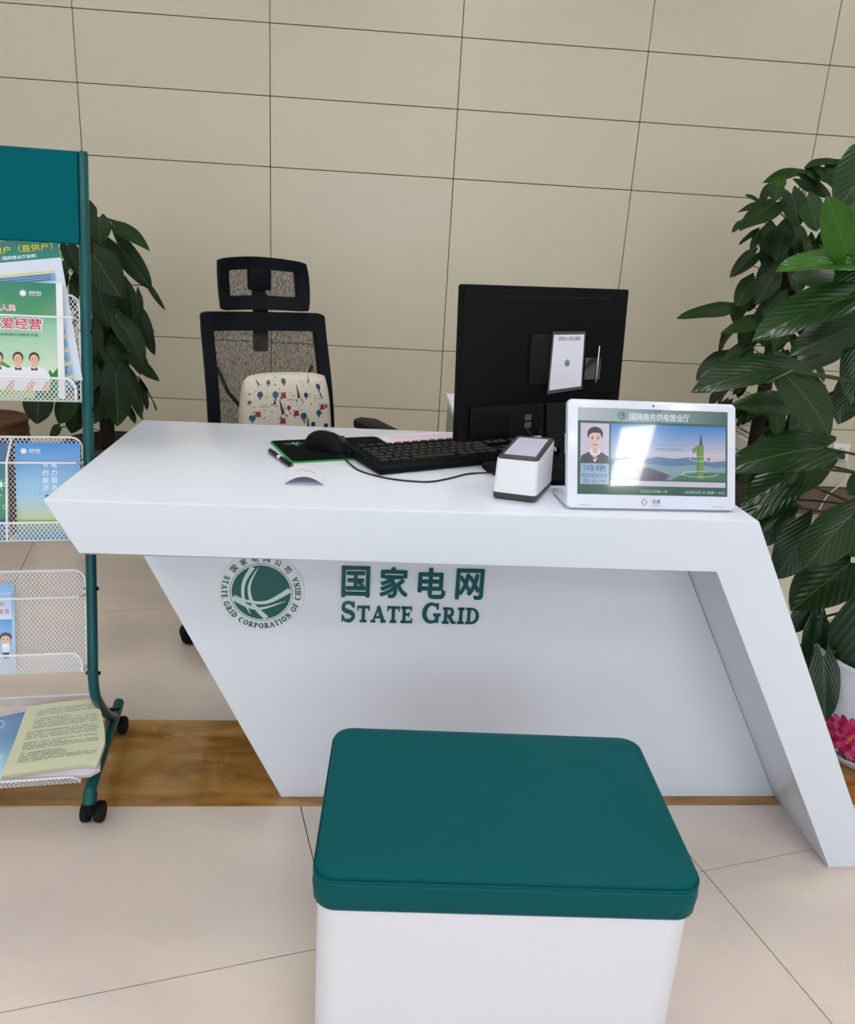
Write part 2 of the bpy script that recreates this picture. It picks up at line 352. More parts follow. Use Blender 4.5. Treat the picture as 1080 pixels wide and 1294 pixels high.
# slab-serif capitals, drawn as strokes in a cell 1 high
def arc(cx, cy, rx, ry, a0, a1, n=14): return [(cx+rx*math.cos(math.radians(a0+(a1-a0)*i/n)), cy+ry*math.sin(math.radians(a0+(a1-a0)*i/n))) for i in range(n+1)]
T, H = .22, .12
def glyph(ch):
    """returns width, list of (points, width)"""
    s = H*.5
    def stem(x): return ([(x, 0), (x, 1)], T)
    def slab(x, y, w=.46): return ([(x-w/2, y), (x+w/2, y)], H)
    b, t = s, 1-s
    if ch == 'I': return .5, [stem(.25), slab(.25, b), slab(.25, t)]
    if ch == 'T': return .86, [stem(.43), slab(.43, b), ([(.02, t), (.84, t)], H), ([(.06, 1), (.06, .72)], .09), ([(.80, 1), (.80, .72)], .09)]
    if ch == 'E': return .8, [stem(.22), ([(.0, t), (.72, t)], H), ([(.0, b), (.76, b)], H), ([(.22, .52), (.55, .52)], H), ([(.69, 1), (.69, .74)], .09), ([(.73, 0), (.73, .28)], .09), ([(.54, .66), (.54, .38)], .08)]
    if ch == 'F': return .76, [stem(.22), ([(.0, t), (.72, t)], H), slab(.22, b), ([(.22, .50), (.53, .50)], H), ([(.69, 1), (.69, .72)], .09), ([(.53, .64), (.53, .36)], .08)]
    if ch == 'D': return .92, [stem(.22), ([(.0, t), (.4, t)], H), ([(.0, b), (.4, b)], H), (arc(.38, .5, .42, .44, 90, -90), [H, H, .15, .17, .2, .22, .22, .22, .22, .22, .2, .17, .15, H, H])]
    if ch == 'P': return .8, [stem(.22), ([(.0, t), (.45, t)], H), slab(.22, b), ([(.22, .45), (.45, .45)], H), (arc(.43, .695, .25, .245, 90, -90), [H, H, .15, .17, .2, .2, .2, .2, .2, .2, .2, .17, .15, H, H])]
    if ch == 'R': return .92, [stem(.22), ([(.0, t), (.45, t)], H), slab(.22, b), ([(.22, .48), (.45, .48)], H), (arc(.43, .71, .24, .23, 90, -90), [H, H, .15, .17, .2, .2, .2, .2, .2, .2, .2, .17, .15, H, H]), ([(.42, .5), (.74, .05)], .22), ([(.66, b), (.92, b)], H)]
    if ch == 'A': return .98, [([(.49, .98), (.14, .03)], .11), ([(.47, 1), (.84, 0)], .22), ([(.22, .32), (.7, .32)], .1), slab(.14, b, .34), slab(.82, b, .36)]
    if ch == 'H': return 1.0, [stem(.22), stem(.78), slab(.22, b, .44), slab(.22, t, .44), slab(.78, b, .44), slab(.78, t, .44), ([(.22, .5), (.78, .5)], H)]
    if ch == 'N': return 1.0, [([(.2, 0), (.2, 1)], .11), ([(.8, 0), (.8, 1)], .11), ([(.16, 1), (.8, 0)], .22), slab(.18, b, .36), slab(.12, t, .26), slab(.8, t, .36)]
    if ch == 'O': return .98, [(arc(.49, .5, .37, .44, 0, 360, 28), [.12+.11*abs(math.cos(math.radians(360*i/28))) for i in range(29)])]
    if ch == 'C': return .92, [(arc(.5, .5, .38, .44, 52, 312, 22), [.12+.11*max(0, -math.cos(math.radians(52+260*i/22))) for i in range(23)]), ([(.8, .98), (.8, .66)], .1)]
    if ch == 'G': return 1.0, [(arc(.5, .5, .38, .44, 52, 300, 22), [.12+.11*max(0, -math.cos(math.radians(52+248*i/22))) for i in range(23)]), ([(.8, .98), (.8, .68)], .1), ([(.78, .04), (.78, .42)], .2), ([(.58, .42), (.98, .42)], H)]
    if ch == 'S': return .76, [([(.64, .74)]+arc(.37, .73, .25, .21, 20, 250, 12)+arc(.38, .27, .27, .22, 80, -170, 14), [.1]+[.13]*6+[.16]*3+[.2]*6+[.2]*4+[.16]*4+[.12]*5), ([(.66, .98), (.66, .68)], .08), ([(.09, .02), (.09, .34)], .08)]
    return .5, []
def band_polys(pts, wd):
    n = len(pts); ws = wd if isinstance(wd, list) else [wd]*n; ws = (ws+[ws[-1]]*n)[:n]; P = []
    for i, (x, y) in enumerate(pts):
        a = pts[max(i-1, 0)]; b = pts[min(i+1, n-1)]; dx, dy = b[0]-a[0], b[1]-a[1]; L = math.hypot(dx, dy) or 1
        nx, ny = -dy/L*ws[i]/2, dx/L*ws[i]/2; P += [(x+nx, y+ny), (x-nx, y-ny)]
    return P, [(2*i, 2*i+1, 2*i+3, 2*i+2) for i in range(n-1)]

def company_globe(pr, cx, cy, r, green, white):
    pr.up(); pr.disc(cx, cy, r, green, n=48); pr.up()
    def circ_arc(pts): return [(cx+x*r, cy+y*r) for x, y in pts]
    def q(a, c, b, n=18): return circ_arc([((1-t)**2*a[0]+2*t*(1-t)*c[0]+t*t*b[0], (1-t)**2*a[1]+2*t*(1-t)*c[1]+t*t*b[1]) for t in [i/n for i in range(n+1)]])
    def tap(w0, w1, w2, n=19): return [(w0*(1-t)**2+2*w1*t*(1-t)+w2*t*t)*r for t in [i/(n-1) for i in range(n)]]
    def sw(ps, ws):
        c_ = catmull([V((p_[0], p_[1], 0)) for p_ in ps], 8); n_ = len(c_)
        def wv(t):
            k = t*(len(ws)-1); i_ = min(int(k), len(ws)-2); return (ws[i_]*(1-(k-i_))+ws[i_+1]*(k-i_))*r
        pr.band([(cx+p_.x*r, cy+p_.y*r) for p_ in c_], [wv(i_/(n_-1)) for i_ in range(n_)], white); pr.up()
    sw([(-.28, .93), (-.58, .36), (-.60, -.28), (-.36, -.83)], [.16, .12, .10, .01])
    sw([(-.09, .93), (-.40, .24), (-.29, -.42), (.17, -.96)], [.01, .09, .12, .19])
    sw([(.97, .11), (.17, -.36), (-.57, -.30), (-.88, -.10)], [.19, .12, .09, .01])
    sw([(.83, -.30), (.06, -.58), (-.40, -.54), (-.97, -.2)], [.01, .09, .12, .18])

# ================================================================ STRUCTURE
def clip(poly, P, n):
    out = []; P = V(P); n = V(n)
    for i in range(len(poly)):
        a, b = V(poly[i]), V(poly[(i+1) % len(poly)]); da, db = (a-P).dot(n), (b-P).dot(n)
        if da >= 0: out.append(a)
        if da*db < 0: out.append(a+(b-a)*(da/(da-db)))
    return out
TH = .0275
SF0, SF1 = V((0, 1.512, 0)), V((0, 1.848, 0)); SD = V((math.cos(TH), math.sin(TH), 0)); SN = V((-math.sin(TH), math.cos(TH), 0))
bm = new(); box(bm, (ROOM['x0'], ROOM['y0'], -.06), (ROOM['x1'], ROOM['y1'], -.003))
floor = obj('floor', bm, 'floor_grout', kind='structure')
def tiles(org, ang, sp, P, n, ry):
    e = V((math.cos(ang), math.sin(ang), 0)); m = V((-math.sin(ang), math.cos(ang), 0)); g = .0012
    for i in range(-9, 10):
        for j in range(-9, 10):
            c = V(org)+e*(i*sp)+m*(j*sp)
            poly = [c+e*g+m*g, c+e*(sp-g)+m*g, c+e*(sp-g)+m*(sp-g), c+e*g+m*(sp-g)]
            for q, k in ((P, n),)+tuple(((V(a), V(b)) for a, b in (((ROOM['x0'], 0, 0), (1, 0, 0)), ((ROOM['x1'], 0, 0), (-1, 0, 0)), ((0, ROOM['y0'], 0), (0, 1, 0)), ((0, ROOM['y1'], 0), (0, -1, 0))))):
                poly = clip(poly, q, k)
                if len(poly) < 3: break
            if len(poly) < 3: continue
            if max((p-poly[0]).length for p in poly) < .02: continue
            ctr = sum(poly, V())/len(poly); bm = new()
            vs = prism(bm, [p-ctr+V((0, 0, -.006)) for p in poly], (0, 0, .006))
            o = obj('floor_tile', bm, 'floor', floor); o.location = ctr
tiles((.70, 1.324, 0), math.radians(14.4), .77, SF0-SN*.001, -SN, 0)
tiles((-1.178, 2.382, 0), math.radians(13.4), .785, SF1+SN*.001, SN, 1)
for i, (a, b) in enumerate(((-3.7, -1.92), (-1.92, -.98), (-.98, .26), (.26, 1.35), (1.35, 2.9), (2.9, 4.5))):
    bm = new(); c = SF0+SD*((a+b)/2)
    pts = [SF0+SD*(a+.001), SF0+SD*(b-.001), SF1+SD*(b-.001), SF1+SD*(a+.001)]
    vs = prism(bm, [p-c+V((0, 0, -.006)) for p in pts], (0, 0, .0065), bev=.0004, seg=1)
    o = obj('marble_slab', bm, 'marble', floor, label='brown veined marble border slab'); o.location = c

W = ROOM['y1']; X0, TW = -1.3199, .8012
bm = new(); box(bm, (ROOM['x0'], W+.012, 0), (ROOM['x1'], W+.1, ROOM['h']))
wall = obj('wall_back', bm, 'grout', kind='structure')
rows = [.1444, .4417, .7269, 1.4816, 1.7605, 2.0348, 2.31, ROOM['h']]
g = .0016
for k in range(-3, 8):
    xa, xb = X0+k*TW, X0+(k+1)*TW
    xa, xb = max(xa, ROOM['x0']), min(xb, ROOM['x1'])
    if xb-xa < .05: continue
    for z0, z1 in zip(rows, rows[1:]):
        bm = new(); box(bm, (g-(xb-xa)/2, -.006, g-(z1-z0)/2), ((xb-xa)/2-g, .006, (z1-z0)/2-g), bev=.0015, seg=1)
        o = obj('wall_tile', bm, 'wall_tile', wall); o.location = ((xa+xb)/2, W+.007, (z0+z1)/2)
        o.rotation_euler = (random.uniform(-.0012, .0012), 0, random.uniform(-.0012, .0012))
bm = new(); box(bm, (ROOM['x0'], W-.012, 0), (ROOM['x1'], W+.012, .142), bev=.002)
obj('baseboard_back', bm, 'skirting', kind='structure')
bm = new(); box(bm, (ROOM['x0']-.1, ROOM['y0'], 0), (ROOM['x0'], W+.1, ROOM['h'])); obj('wall_left', bm, 'plaster', kind='structure')
bm = new(); box(bm, (ROOM['x1'], ROOM['y0'], 0), (ROOM['x1']+.1, W+.1, ROOM['h'])); obj('wall_right', bm, 'plaster', kind='structure')
bm = new(); y = ROOM['y0']
box(bm, (ROOM['x0']-.1, y-.1, 0), (WIN[0], y, ROOM['h'])); box(bm, (WIN[1], y-.1, 0), (ROOM['x1']+.1, y, ROOM['h']))
box(bm, (WIN[0], y-.1, 0), (WIN[1], y, WIN[2])); box(bm, (WIN[0], y-.1, WIN[3]), (WIN[1], y, ROOM['h']))
obj('wall_front', bm, 'plaster', kind='structure')
bm = new()
for i in range(6):
    x = WIN[0]+(WIN[1]-WIN[0])*i/5; box(bm, (x-.03, y-.08, WIN[2]), (x+.03, y-.02, WIN[3]))
for z in (WIN[2], 2.0, WIN[3]): box(bm, (WIN[0], y-.08, z-.03), (WIN[1], y-.02, z+.03))
obj('window_1', bm, 'metal_win', kind='structure')
bm = new(); box(bm, (ROOM['x0']-.1, ROOM['y0']-.1, ROOM['h']), (ROOM['x1']+.1, W+.1, ROOM['h']+.1))
ceil = obj('ceiling', bm, 'ceiling', kind='structure')
lm = mat('lit_diffuser', (1, 1, 1), .5); lb = lm.node_tree.nodes['Principled BSDF']; lb.inputs['Emission Color'].default_value = (.965, .985, 1, 1); lb.inputs['Emission Strength'].default_value = 13.4
for x, y in LAMPS:
    bm = new(); prism(bm, [(x-.32, y-.32, 0), (x+.32, y-.32, 0), (x+.32, y+.32, 0), (x-.32, y+.32, 0)], (0, 0, .03), bev=.003)
    for v in bm.verts: v.co.z += ROOM['h']-.03
    f = obj('ceiling_light_frame', bm, 'foam_white', ceil)
    bm = new(); box(bm, (x-.29, y-.29, ROOM['h']-.034), (x+.29, y+.29, ROOM['h']-.0302)); obj('diffuser', bm, lm, f)

lc = V((2.72, -3.0, 0)); la = math.radians(18.5)
for i in (0, 1):
    def LQ(x, y): return V((lc.x+x*math.cos(la)-y*math.sin(la), lc.y+x*math.sin(la)+y*math.cos(la), 0))
    y0_, y1_ = (-.60, -.015) if i == 0 else (.015, .58)
    bm = new(); prism(bm, [LQ(x, y)+V((0, 0, ROOM['h']-.03)) for x, y in ((-.14, y0_), (.14, y0_), (.14, y1_), (-.14, y1_))], (0, 0, .03), bev=.002); f = obj('ceiling_light_frame', bm, 'foam_white', ceil)
    bm = new(); prism(bm, [LQ(x, y)+V((0, 0, ROOM['h']-.034)) for x, y in ((-.125, y0_+.01), (.125, y0_+.01), (.125, y1_-.01), (-.125, y1_-.01))], (0, 0, .0038)); obj('diffuser', bm, lm, f)

# ================================================================ DESK
DO = V((-.5463, 1.2949, 0)); DX = V((math.cos(TH), math.sin(TH), 0)); DY = V((-math.sin(TH), math.cos(TH), 0)); HD = .76
desk = empty('reception_desk', DO, TH, 'white angular reception desk with slanted right leg and company lettering', 'desk')
TT = HD-.0953; D = .634
prof = [(0, HD), (1.2243, HD), (1.6219, 0), (1.5186, 0), (1.1647, TT), (.0514, TT)]
bm = new(); prism(bm, [(u, 0, z) for u, z in prof], (0, D, 0), bev=.003, seg=3)
obj('desk_frame', bm, 'laminate', desk, smooth=True, angle=.5, label='thick white worktop folding down into a slanted leg')
bm = new(); e = .0006
prism(bm, [(.0499, .232, TT-e), (.3649, .232, e), (1.5186-.0006, .232, e), (1.1647-.0006, .232, TT-e)], (0, .036, 0), bev=.0008, seg=1)
obj('front_panel', bm, 'inner', desk, label='slanted white modesty panel carrying the emblem')
PF = lambda x, y, z: V((x, .232-.0005-z, y))
# emblem
bm = new(); lathe(bm, [(.087, 0), (.087, .0025), (.0862, .003)], 64, axis='Y')
for v in bm.verts: v.co = V((v.co.x+.325, .232-v.co.y, v.co.z+.5))
em = obj('emblem_disc', bm, 'foam_white', desk, label='round white disc with teal globe emblem')
GR = srgb(0, 84, 82); WH = srgb(218, 228, 224)
pr = Print(lambda x, y, z: V((.325+x, .2288-z, .5+y)))
pr.disc(0, 0, .0858, srgb(222, 226, 228), n=64); pr.up(); pr.ring(0, 0, .0625, .0637, GR); pr.ring(0, 0, .0598, .0622, srgb(200, 220, 212))
company_globe(pr, 0, 0, .0596, GR, srgb(196, 216, 208))
s = 'STATE GRID CORPORATION OF CHINA'; hh = .0118; rr = .0695
adv = [(glyph(c)[0]*.78+.12)*hh if c != ' ' else .5*hh for c in s]; tot = sum(adv)
a0, a1 = math.radians(152), math.radians(388)   # sweep along the bottom
pos = 0
for c, ad in zip(s, adv):
    a = a0+(a1-a0)*(pos+ad/2)/tot; pos += ad
    if c == ' ': continue
    wd, st = glyph(c)
    for pts, ww in st:
        P, fs = band_polys(pts, [q_*1.25 for q_ in ww] if isinstance(ww, list) else ww*1.25); Q = []
        for x, y in P:
            x = (x-wd/2)*.78*hh; y = (y-.5)*hh; ra = rr+.0047-y; th = a+x/rr
            Q.append((ra*math.cos(th), ra*math.sin(th)))
        pr.add(Q, GR, fs)
for i, c in enumerate('国家电网公司'):
    a = math.radians(136-92*i/5); 
    for j in range(5): pr.text(c, .0745*math.cos(a)+.0003*math.cos(j*1.26), .0745*math.sin(a)+.0003*math.sin(j*1.26), .0135, GR, rot=a-PI/2)
pr.build('emblem_print', 'print', em)
def bold_char(c, u0, u1, z0, z1, ext=.004, off=.0017):
    vs, fs, x0, x1, y0, y1 = text2d(c); bm = new(); u0 += off; u1 -= off; z0 += off; z1 -= off
    for j in range(6):
        ox, oz = off*math.cos(j*PI/3), off*math.sin(j*PI/3)*.8
        bv = [bm.verts.new((u0+(x-x0)/(x1-x0)*(u1-u0)+ox, .232-ext-j*.00003, z0+(y-y0)/(y1-y0)*(z1-z0)+oz)) for x, y in vs]
        for f in fs:
            try: bm.faces.new([bv[i] for i in f])
            except ValueError: pass
    r = bmesh.ops.extrude_face_region(bm, geom=bm.faces[:])
    for v in r['geom']:
        if isinstance(v, bmesh.types.BMVert): v.co.y = .2318
    return bm
for i, c in enumerate('国家电网'):
    ua = .487+i*.0787; obj('raised_character', bold_char(c, ua, ua+.0585, .493, .5625), 'green_ink', desk, label='raised teal character '+c)
x = 0; seq = []
for c, sz in (('S', 1), ('T', .78), ('A', .78), ('T', .78), ('E', .78), (' ', .6), ('G', 1), ('R', .78), ('I', .78), ('D', .78)):
    wd = glyph(c)[0] if c != ' ' else .6
    seq.append((c, sz, x)); x += (wd+.07)*sz if c != ' ' else .42
tot = x-.07; k = .290/tot; hz = .047
for c, sz, xx in seq:
    if c == ' ': continue
    bm = new()
    for pts, ww in glyph(c)[1]:
        P, fs = band_polys(pts, ww)
        n0 = [bm.verts.new((.487+(xx+px*sz)*k, .232-.004, .437+py*sz*hz)) for px, py in P]; n1 = [bm.verts.new((v.co.x, .2318, v.co.z)) for v in n0]
        m2 = len(P)//2
        for i in range(m2-1):
            a, b, c2, d2 = 2*i, 2*i+1, 2*i+3, 2*i+2
            for q in ((n0[a], n0[b], n0[c2], n0[d2]), (n0[a], n0[d2], n1[d2], n1[a]), (n0[b], n1[b], n1[c2], n0[c2])): bm.faces.new(q)
        for a, b in ((0, 1), (2*m2-1, 2*m2-2)): bm.faces.new((n0[a], n0[b], n1[b], n1[a]))
    obj('raised_letter', bm, 'green_ink', desk, label='raised teal slab serif letter '+c)

# low cabinet behind the desk, its top seen left of the monitor
cab = empty('side_cabinet', (.205, 1.985, 0), 0, 'white side cabinet standing behind the desk, seen left of the monitor', 'cabinet')
bm = new(); box(bm, (0, 0, .735), (.46, .545, .755), bev=.001); obj('cabinet_top', bm, 'laminate', cab)
bm = new(); box(bm, (.012, .012, .03), (.448, .53, .735), bev=.001); obj('cabinet_body', bm, 'inner', cab)
bm = new(); box(bm, (.004, .02, .05), (.012, .52, .72), bev=.001); d_ = obj('cabinet_door', bm, 'grey_plastic', cab)
M['greyboard'] = mat('grey_board', srgb(150, 150, 150), .5); d_.data.materials[0] = M['greyboard']

# ================================================================ STOOL
SH = .43
stool = empty('cube_stool', V((-.064, .831, 0)), -.027, 'white cube stool with teal padded leatherette top in front of the desk', 'stool')
SW, SDp = .505, .335
bm = new(); i_ = .004; pts = rrect(i_, i_, SW-i_, SDp-i_, .035, 8)
prism(bm, [(x, y, .006) for x, y in pts], (0, 0, SH-.058-.006)); obj('stool_base', bm, 'stool_white', stool, smooth=True, angle=.5)
def pillow(bm, x0, y0, x1, y1, prof, r, n=8, dome=0, m=14):
    rings = []
    for ins, z in prof:
        rr_ = max(r-ins*.3, .006); rings.append([bm.verts.new((x, y, z)) for x, y in rrect(x0+ins, y0+ins, x1-ins, y1-ins, rr_, n)])
    for A, B in zip(rings, rings[1:]):
        for k in range(len(A)): bm.faces.new((A[k], A[(k+1) % len(A)], B[(k+1) % len(A)], B[k]))
    cx, cy = (x0+x1)/2, (y0+y1)/2; last = rings[-1]; zt = prof[-1][1]
    for s_ in [1-(j+1)/m for j in range(m-1)]:
        ring = [bm.verts.new((cx+(v.co.x-cx)*s_, cy+(v.co.y-cy)*s_, zt+dome*(1-s_**3))) for v in rings[-1]]
        for k in range(len(last)): bm.faces.new((last[k], last[(k+1) % len(last)], ring[(k+1) % len(last)], ring[k]))
        last = ring
    bm.faces.new(last); bm.faces.new(rings[0][::-1])
bm = new()
pillow(bm, 0, 0, SW, SDp, [(.008, SH-.06), (.002, SH-.0575), (.0, SH-.052), (-.0015, SH-.03), (.0, SH-.012), (.0015, SH-.009), (.0015, SH-.007), (.002, SH-.003), (.006, SH), (.02, SH+.003)], .03, dome=.006)
cu = obj('stool_cushion', bm, 'teal_leather', stool, smooth=True, angle=1.2)
bm = new()
def perim(ins, z, r=.03, n=6): return [V((x, y, z)) for x, y in rrect(ins, ins, SW-ins, SDp-ins, r, n)]
tube(bm, perim(.0002, SH-.0095), .0013, 6, closed=True); obj('piping', bm, 'teal_leather', cu, smooth=True, label='welted seam round the cushion rim')
bm = new()
for zz in (SH-.0145, SH-.054):
    P = perim(-.0012 if zz > SH-.03 else .0, zz); P.append(P[0])
    for a, b in zip(P, P[1:]):
        L = (b-a).length; n = max(1, int(L/.0055)); d = (b-a).normalized()
        for i in range(n):
            p = a+(b-a)*((i+.2)/n); q = a+(b-a)*((i+.8)/n); tube(bm, [p, q], .0005, 4)
obj('stitching', bm, 'teal_seam', cu, kind='stuff', label='rows of teal stitches along the cushion side')

# ================================================================ BROCHURE RACK
P0 = V((-.583, 1.547, .274)); Tt = V((-.043, .282, 1.057)).normalized(); Ww = V((-.9886, -.1507, 0)).normalized(); 
Nn = Tt.cross(Ww).normalized()
if Nn.y > 0: Nn = -Nn
RW = .56
rack = empty('brochure_rack', (-.60, 1.62, 0), 0, 'teal tubular brochure rack with white mesh trays and black castors', 'rack')
RO = V((-.60, 1.62, 0))
camD = (CAM-P0).dot(Nn); camS = (CAM-P0).dot(Ww); camHh = (CAM-P0).dot(Tt-Ww*Tt.dot(Ww))
HS = 1.0361
def RK(s, h, d=0): return P0+Ww*s+Tt*h+Nn*d-RO
def hq(h, d): return h+(((CAM-P0).dot(Tt))-h)*d/camD
def rail_side(off):
    o = Ww*off
    post = catmull([V((-.6255, 1.8275, 1.325)), P0+(V((-.6255, 1.8275, 1.325))-P0)*.6, P0+(V((-.6255, 1.8275, 1.325))-P0)*.15, P0, V((-.588, 1.583, .20)), V((-.602, 1.672, .115)), V((-.612, 1.735, .072))], 6)
    bm = new(); tube(bm, [p+o-RO for p in post], .0108, 14); p_ = obj('post', bm, 'teal_metal', rack, smooth=True)
    bm = new(); lathe(bm, [(.0112, 0), (.0112, .006), (.009, .009)], 14, center=V((-.6255, 1.8275, 1.325))+o-RO); obj('post_cap', bm, 'teal_metal', p_, smooth=True)
    for hh_ in (.20, .47, .735, .02, .30, .575):
        bm = new(); lathe(bm, [(.004, -.0145), (.004, .0145)], 8, center=RK(0, hh_)+o, axis='X'); obj('bolt', bm, 'black', p_)
    bm = new(); tube(bm, [V((-.566, 1.425, .062))+o-RO, V((-.567, 1.435, .083))+o-RO, V((-.575, 1.50, .088))+o-RO, V((-.612, 1.735, .064))+o-RO, V((-.622, 1.805, .066))+o-RO], .0125, 14); obj('foot_rail', bm, 'teal_metal', rack, smooth=True)
    for cx, cy, tp in ((-.569, 1.452, .062), (-.619, 1.772, .055)):
        c = V((cx, cy, 0))+o-RO
        bm = new(); tube(bm, [c+V((0, -.012, .030)), c+V((0, -.014, .055)), c+V((0, -.006, .075))], .013, 10); k_ = obj('caster', bm, 'black', rack, smooth=True)
        for dx in (-.014, .014):
            bm = new(); lathe(bm, [(.012, -.008), (.020, -.008), (.0225, -.005), (.0225, .005), (.020, .008), (.012, .008)], 20, center=c+V((dx, 0, .0226)), axis='X'); obj('wheel', bm, 'black_soft', k_, smooth=True)
rail_side(0); rail_side(RW)
bm = new(); prism(bm, [RK(.008, .878*HS), RK(RW-.008, .878*HS), RK(RW-.008, 1.055*HS), RK(.008, 1.055*HS)], Nn*.012, bev=.001); obj('header_panel', bm, 'teal_panel', rack, label='blank teal header board')
def lattice(bm, O, X, Y, w_, h_, cw=.0082, ch=.0108, t=.00115, r=0):
    O, X, Y = V(O), V(X), V(Y); N = X.cross(Y).normalized()
    def inside(x, y):
        if x < 0 or x > w_ or y < 0 or y > h_: return False
        if r and y > h_-r:
            for cx in (r, w_-r):
                if (cx == r and x < r) or (cx != r and x > w_-r):
                    if (x-cx)**2+(y-(h_-r))**2 > r*r: return False
        return True
    sl = ch/cw
    for sgn in (1, -1):
        k = -int(h_/ch)-2
        while k*cw < w_+h_/sl+cw:
            a = None; b = None; n = 40
            xs = k*cw if sgn == 1 else k*cw
            for i in range(n+1):
                y = h_*i/n; x = xs+sgn*y/sl
                if inside(x, y):
                    a = a or (x, y); b = (x, y)
            if a and b and a != b:
                A = O+X*a[0]+Y*a[1]; B = O+X*b[0]+Y*b[1]; d = (B-A).normalized(); s_ = d.cross(N)*t*.5
                f = [bm.verts.new(p+q+N*z) for z in (-t*.3, t*.3) for p, q in ((A, -s_), (A, s_), (B, s_), (B, -s_))]
                for q in ((0, 1, 2, 3), (7, 6, 5, 4), (0, 4, 5, 1), (1, 5, 6, 2), (2, 6, 7, 3), (3, 7, 4, 0)): bm.faces.new([f[i] for i in q])
            k += 1
def tray(hb, hw, hl, hbm, dl, s0=.012, s1=RW-.012, dividers=()):
    w_ = s1-s0; r = .022
    hl2, hb2, hw2 = hq(hl, dl), hq(hbm, dl), hq(hw, dl*.8)
    # rim wires
    bm = new()
    back = [RK(s0, hb2), RK(s0, hb-r)]+[RK(s0+r-r*math.cos(a), hb-r+r*math.sin(a)) for a in [PI/8*i for i in range(1, 5)]]+[RK(s1-r+r*math.sin(a), hb-r+r*math.cos(a)) for a in [PI/8*i for i in range(0, 5)]]+[RK(s1, hb2)]
    tube(bm, back, .0022, 8)
    lip = [RK(s0, hb2, 0), RK(s0, hb2, dl), RK(s0, hl2-r, dl)]+[RK(s0+r-r*math.cos(a), hl2-r+r*math.sin(a), dl) for a in [PI/8*i for i in range(1, 5)]]+[RK(s1-r+r*math.sin(a), hl2-r+r*math.cos(a), dl) for a in [PI/8*i for i in range(0, 5)]]+[RK(s1, hb2, dl), RK(s1, hb2, 0)]
    tube(bm, lip, .0022, 8)
    t_ = obj('tray', bm, 'white_wire', rack, smooth=True, label='white wire tray rim')
    bm = new(); tube(bm, [RK(s0-.002, hw2, 0), RK(s0+.004, hw2, dl*.8), RK(s1-.004, hw2, dl*.8), RK(s1, hw2, 0)], .0019, 8); obj('retaining_wire', bm, 'white_wire', t_, smooth=True)
    bm = new()
    lattice(bm, RK(s0, hb2), Ww, Tt, w_, hb-hb2, r=r)
    lattice(bm, RK(s0, hb2, dl), Ww, Tt, w_, hl2-hb2, r=r)
    lattice(bm, RK(s0, hb2, 0), Ww, Nn, w_, dl)
    obj('expanded_mesh', bm, 'white_wire', t_, kind='stuff', label='white diamond mesh')
    for sd in dividers:
        bm = new(); tube(bm, [RK(sd, hb-.004, .002), RK(sd, hw2, dl*.8), RK(sd, hb2, dl)], .0022, 8); obj('divider_wire', bm, 'white_wire', t_, smooth=True)
tray(.779*HS, .735*HS, .615*HS, .572*HS, .05)
tray(.498*HS, .447*HS, .328*HS, .291*HS, .05, dividers=(.147, .375))
tray(.231*HS, .176*HS, .062*HS, .024*HS, .05)
# sloping bottom tray
BF, BB = V((-.577, 1.447, .098)), V((-.600, 1.627, .178)); Bv = (BB-BF); Bl = Bv.length; Bv.normalize(); Bn = (-Ww).cross(Bv).normalized()
if Bn.z < 0: Bn = -Bn
def BT(s, v, d=0): return BF+Ww*s+Bv*v+Bn*d-RO
bm = new(); s0, s1 = .012, RW-.012; r = .012
tube(bm, [BT(s0, Bl, .0), BT(s0, 0, 0), BT(s0, 0, .012), BT(s0+r, 0, .024), BT(s1-r, 0, .024), BT(s1, 0, .012), BT(s1, 0, 0), BT(s1, Bl, 0), BT(s1, Bl, .03), BT(s0, Bl, .03), BT(s0, Bl, 0)], .0022, 8)
bt = obj('tray', bm, 'white_wire', rack, smooth=True, label='sloping white mesh bottom tray')
bm = new(); lattice(bm, BT(s0, 0), Ww, Bv, s1-s0, Bl); lattice(bm, BT(s0, 0), Ww, Bn, s1-s0, .024); lattice(bm, BT(s0, Bl), Ww, Bn, s1-s0, .03)
obj('expanded_mesh', bm, 'white_wire', bt, kind='stuff', label='white diamond mesh')

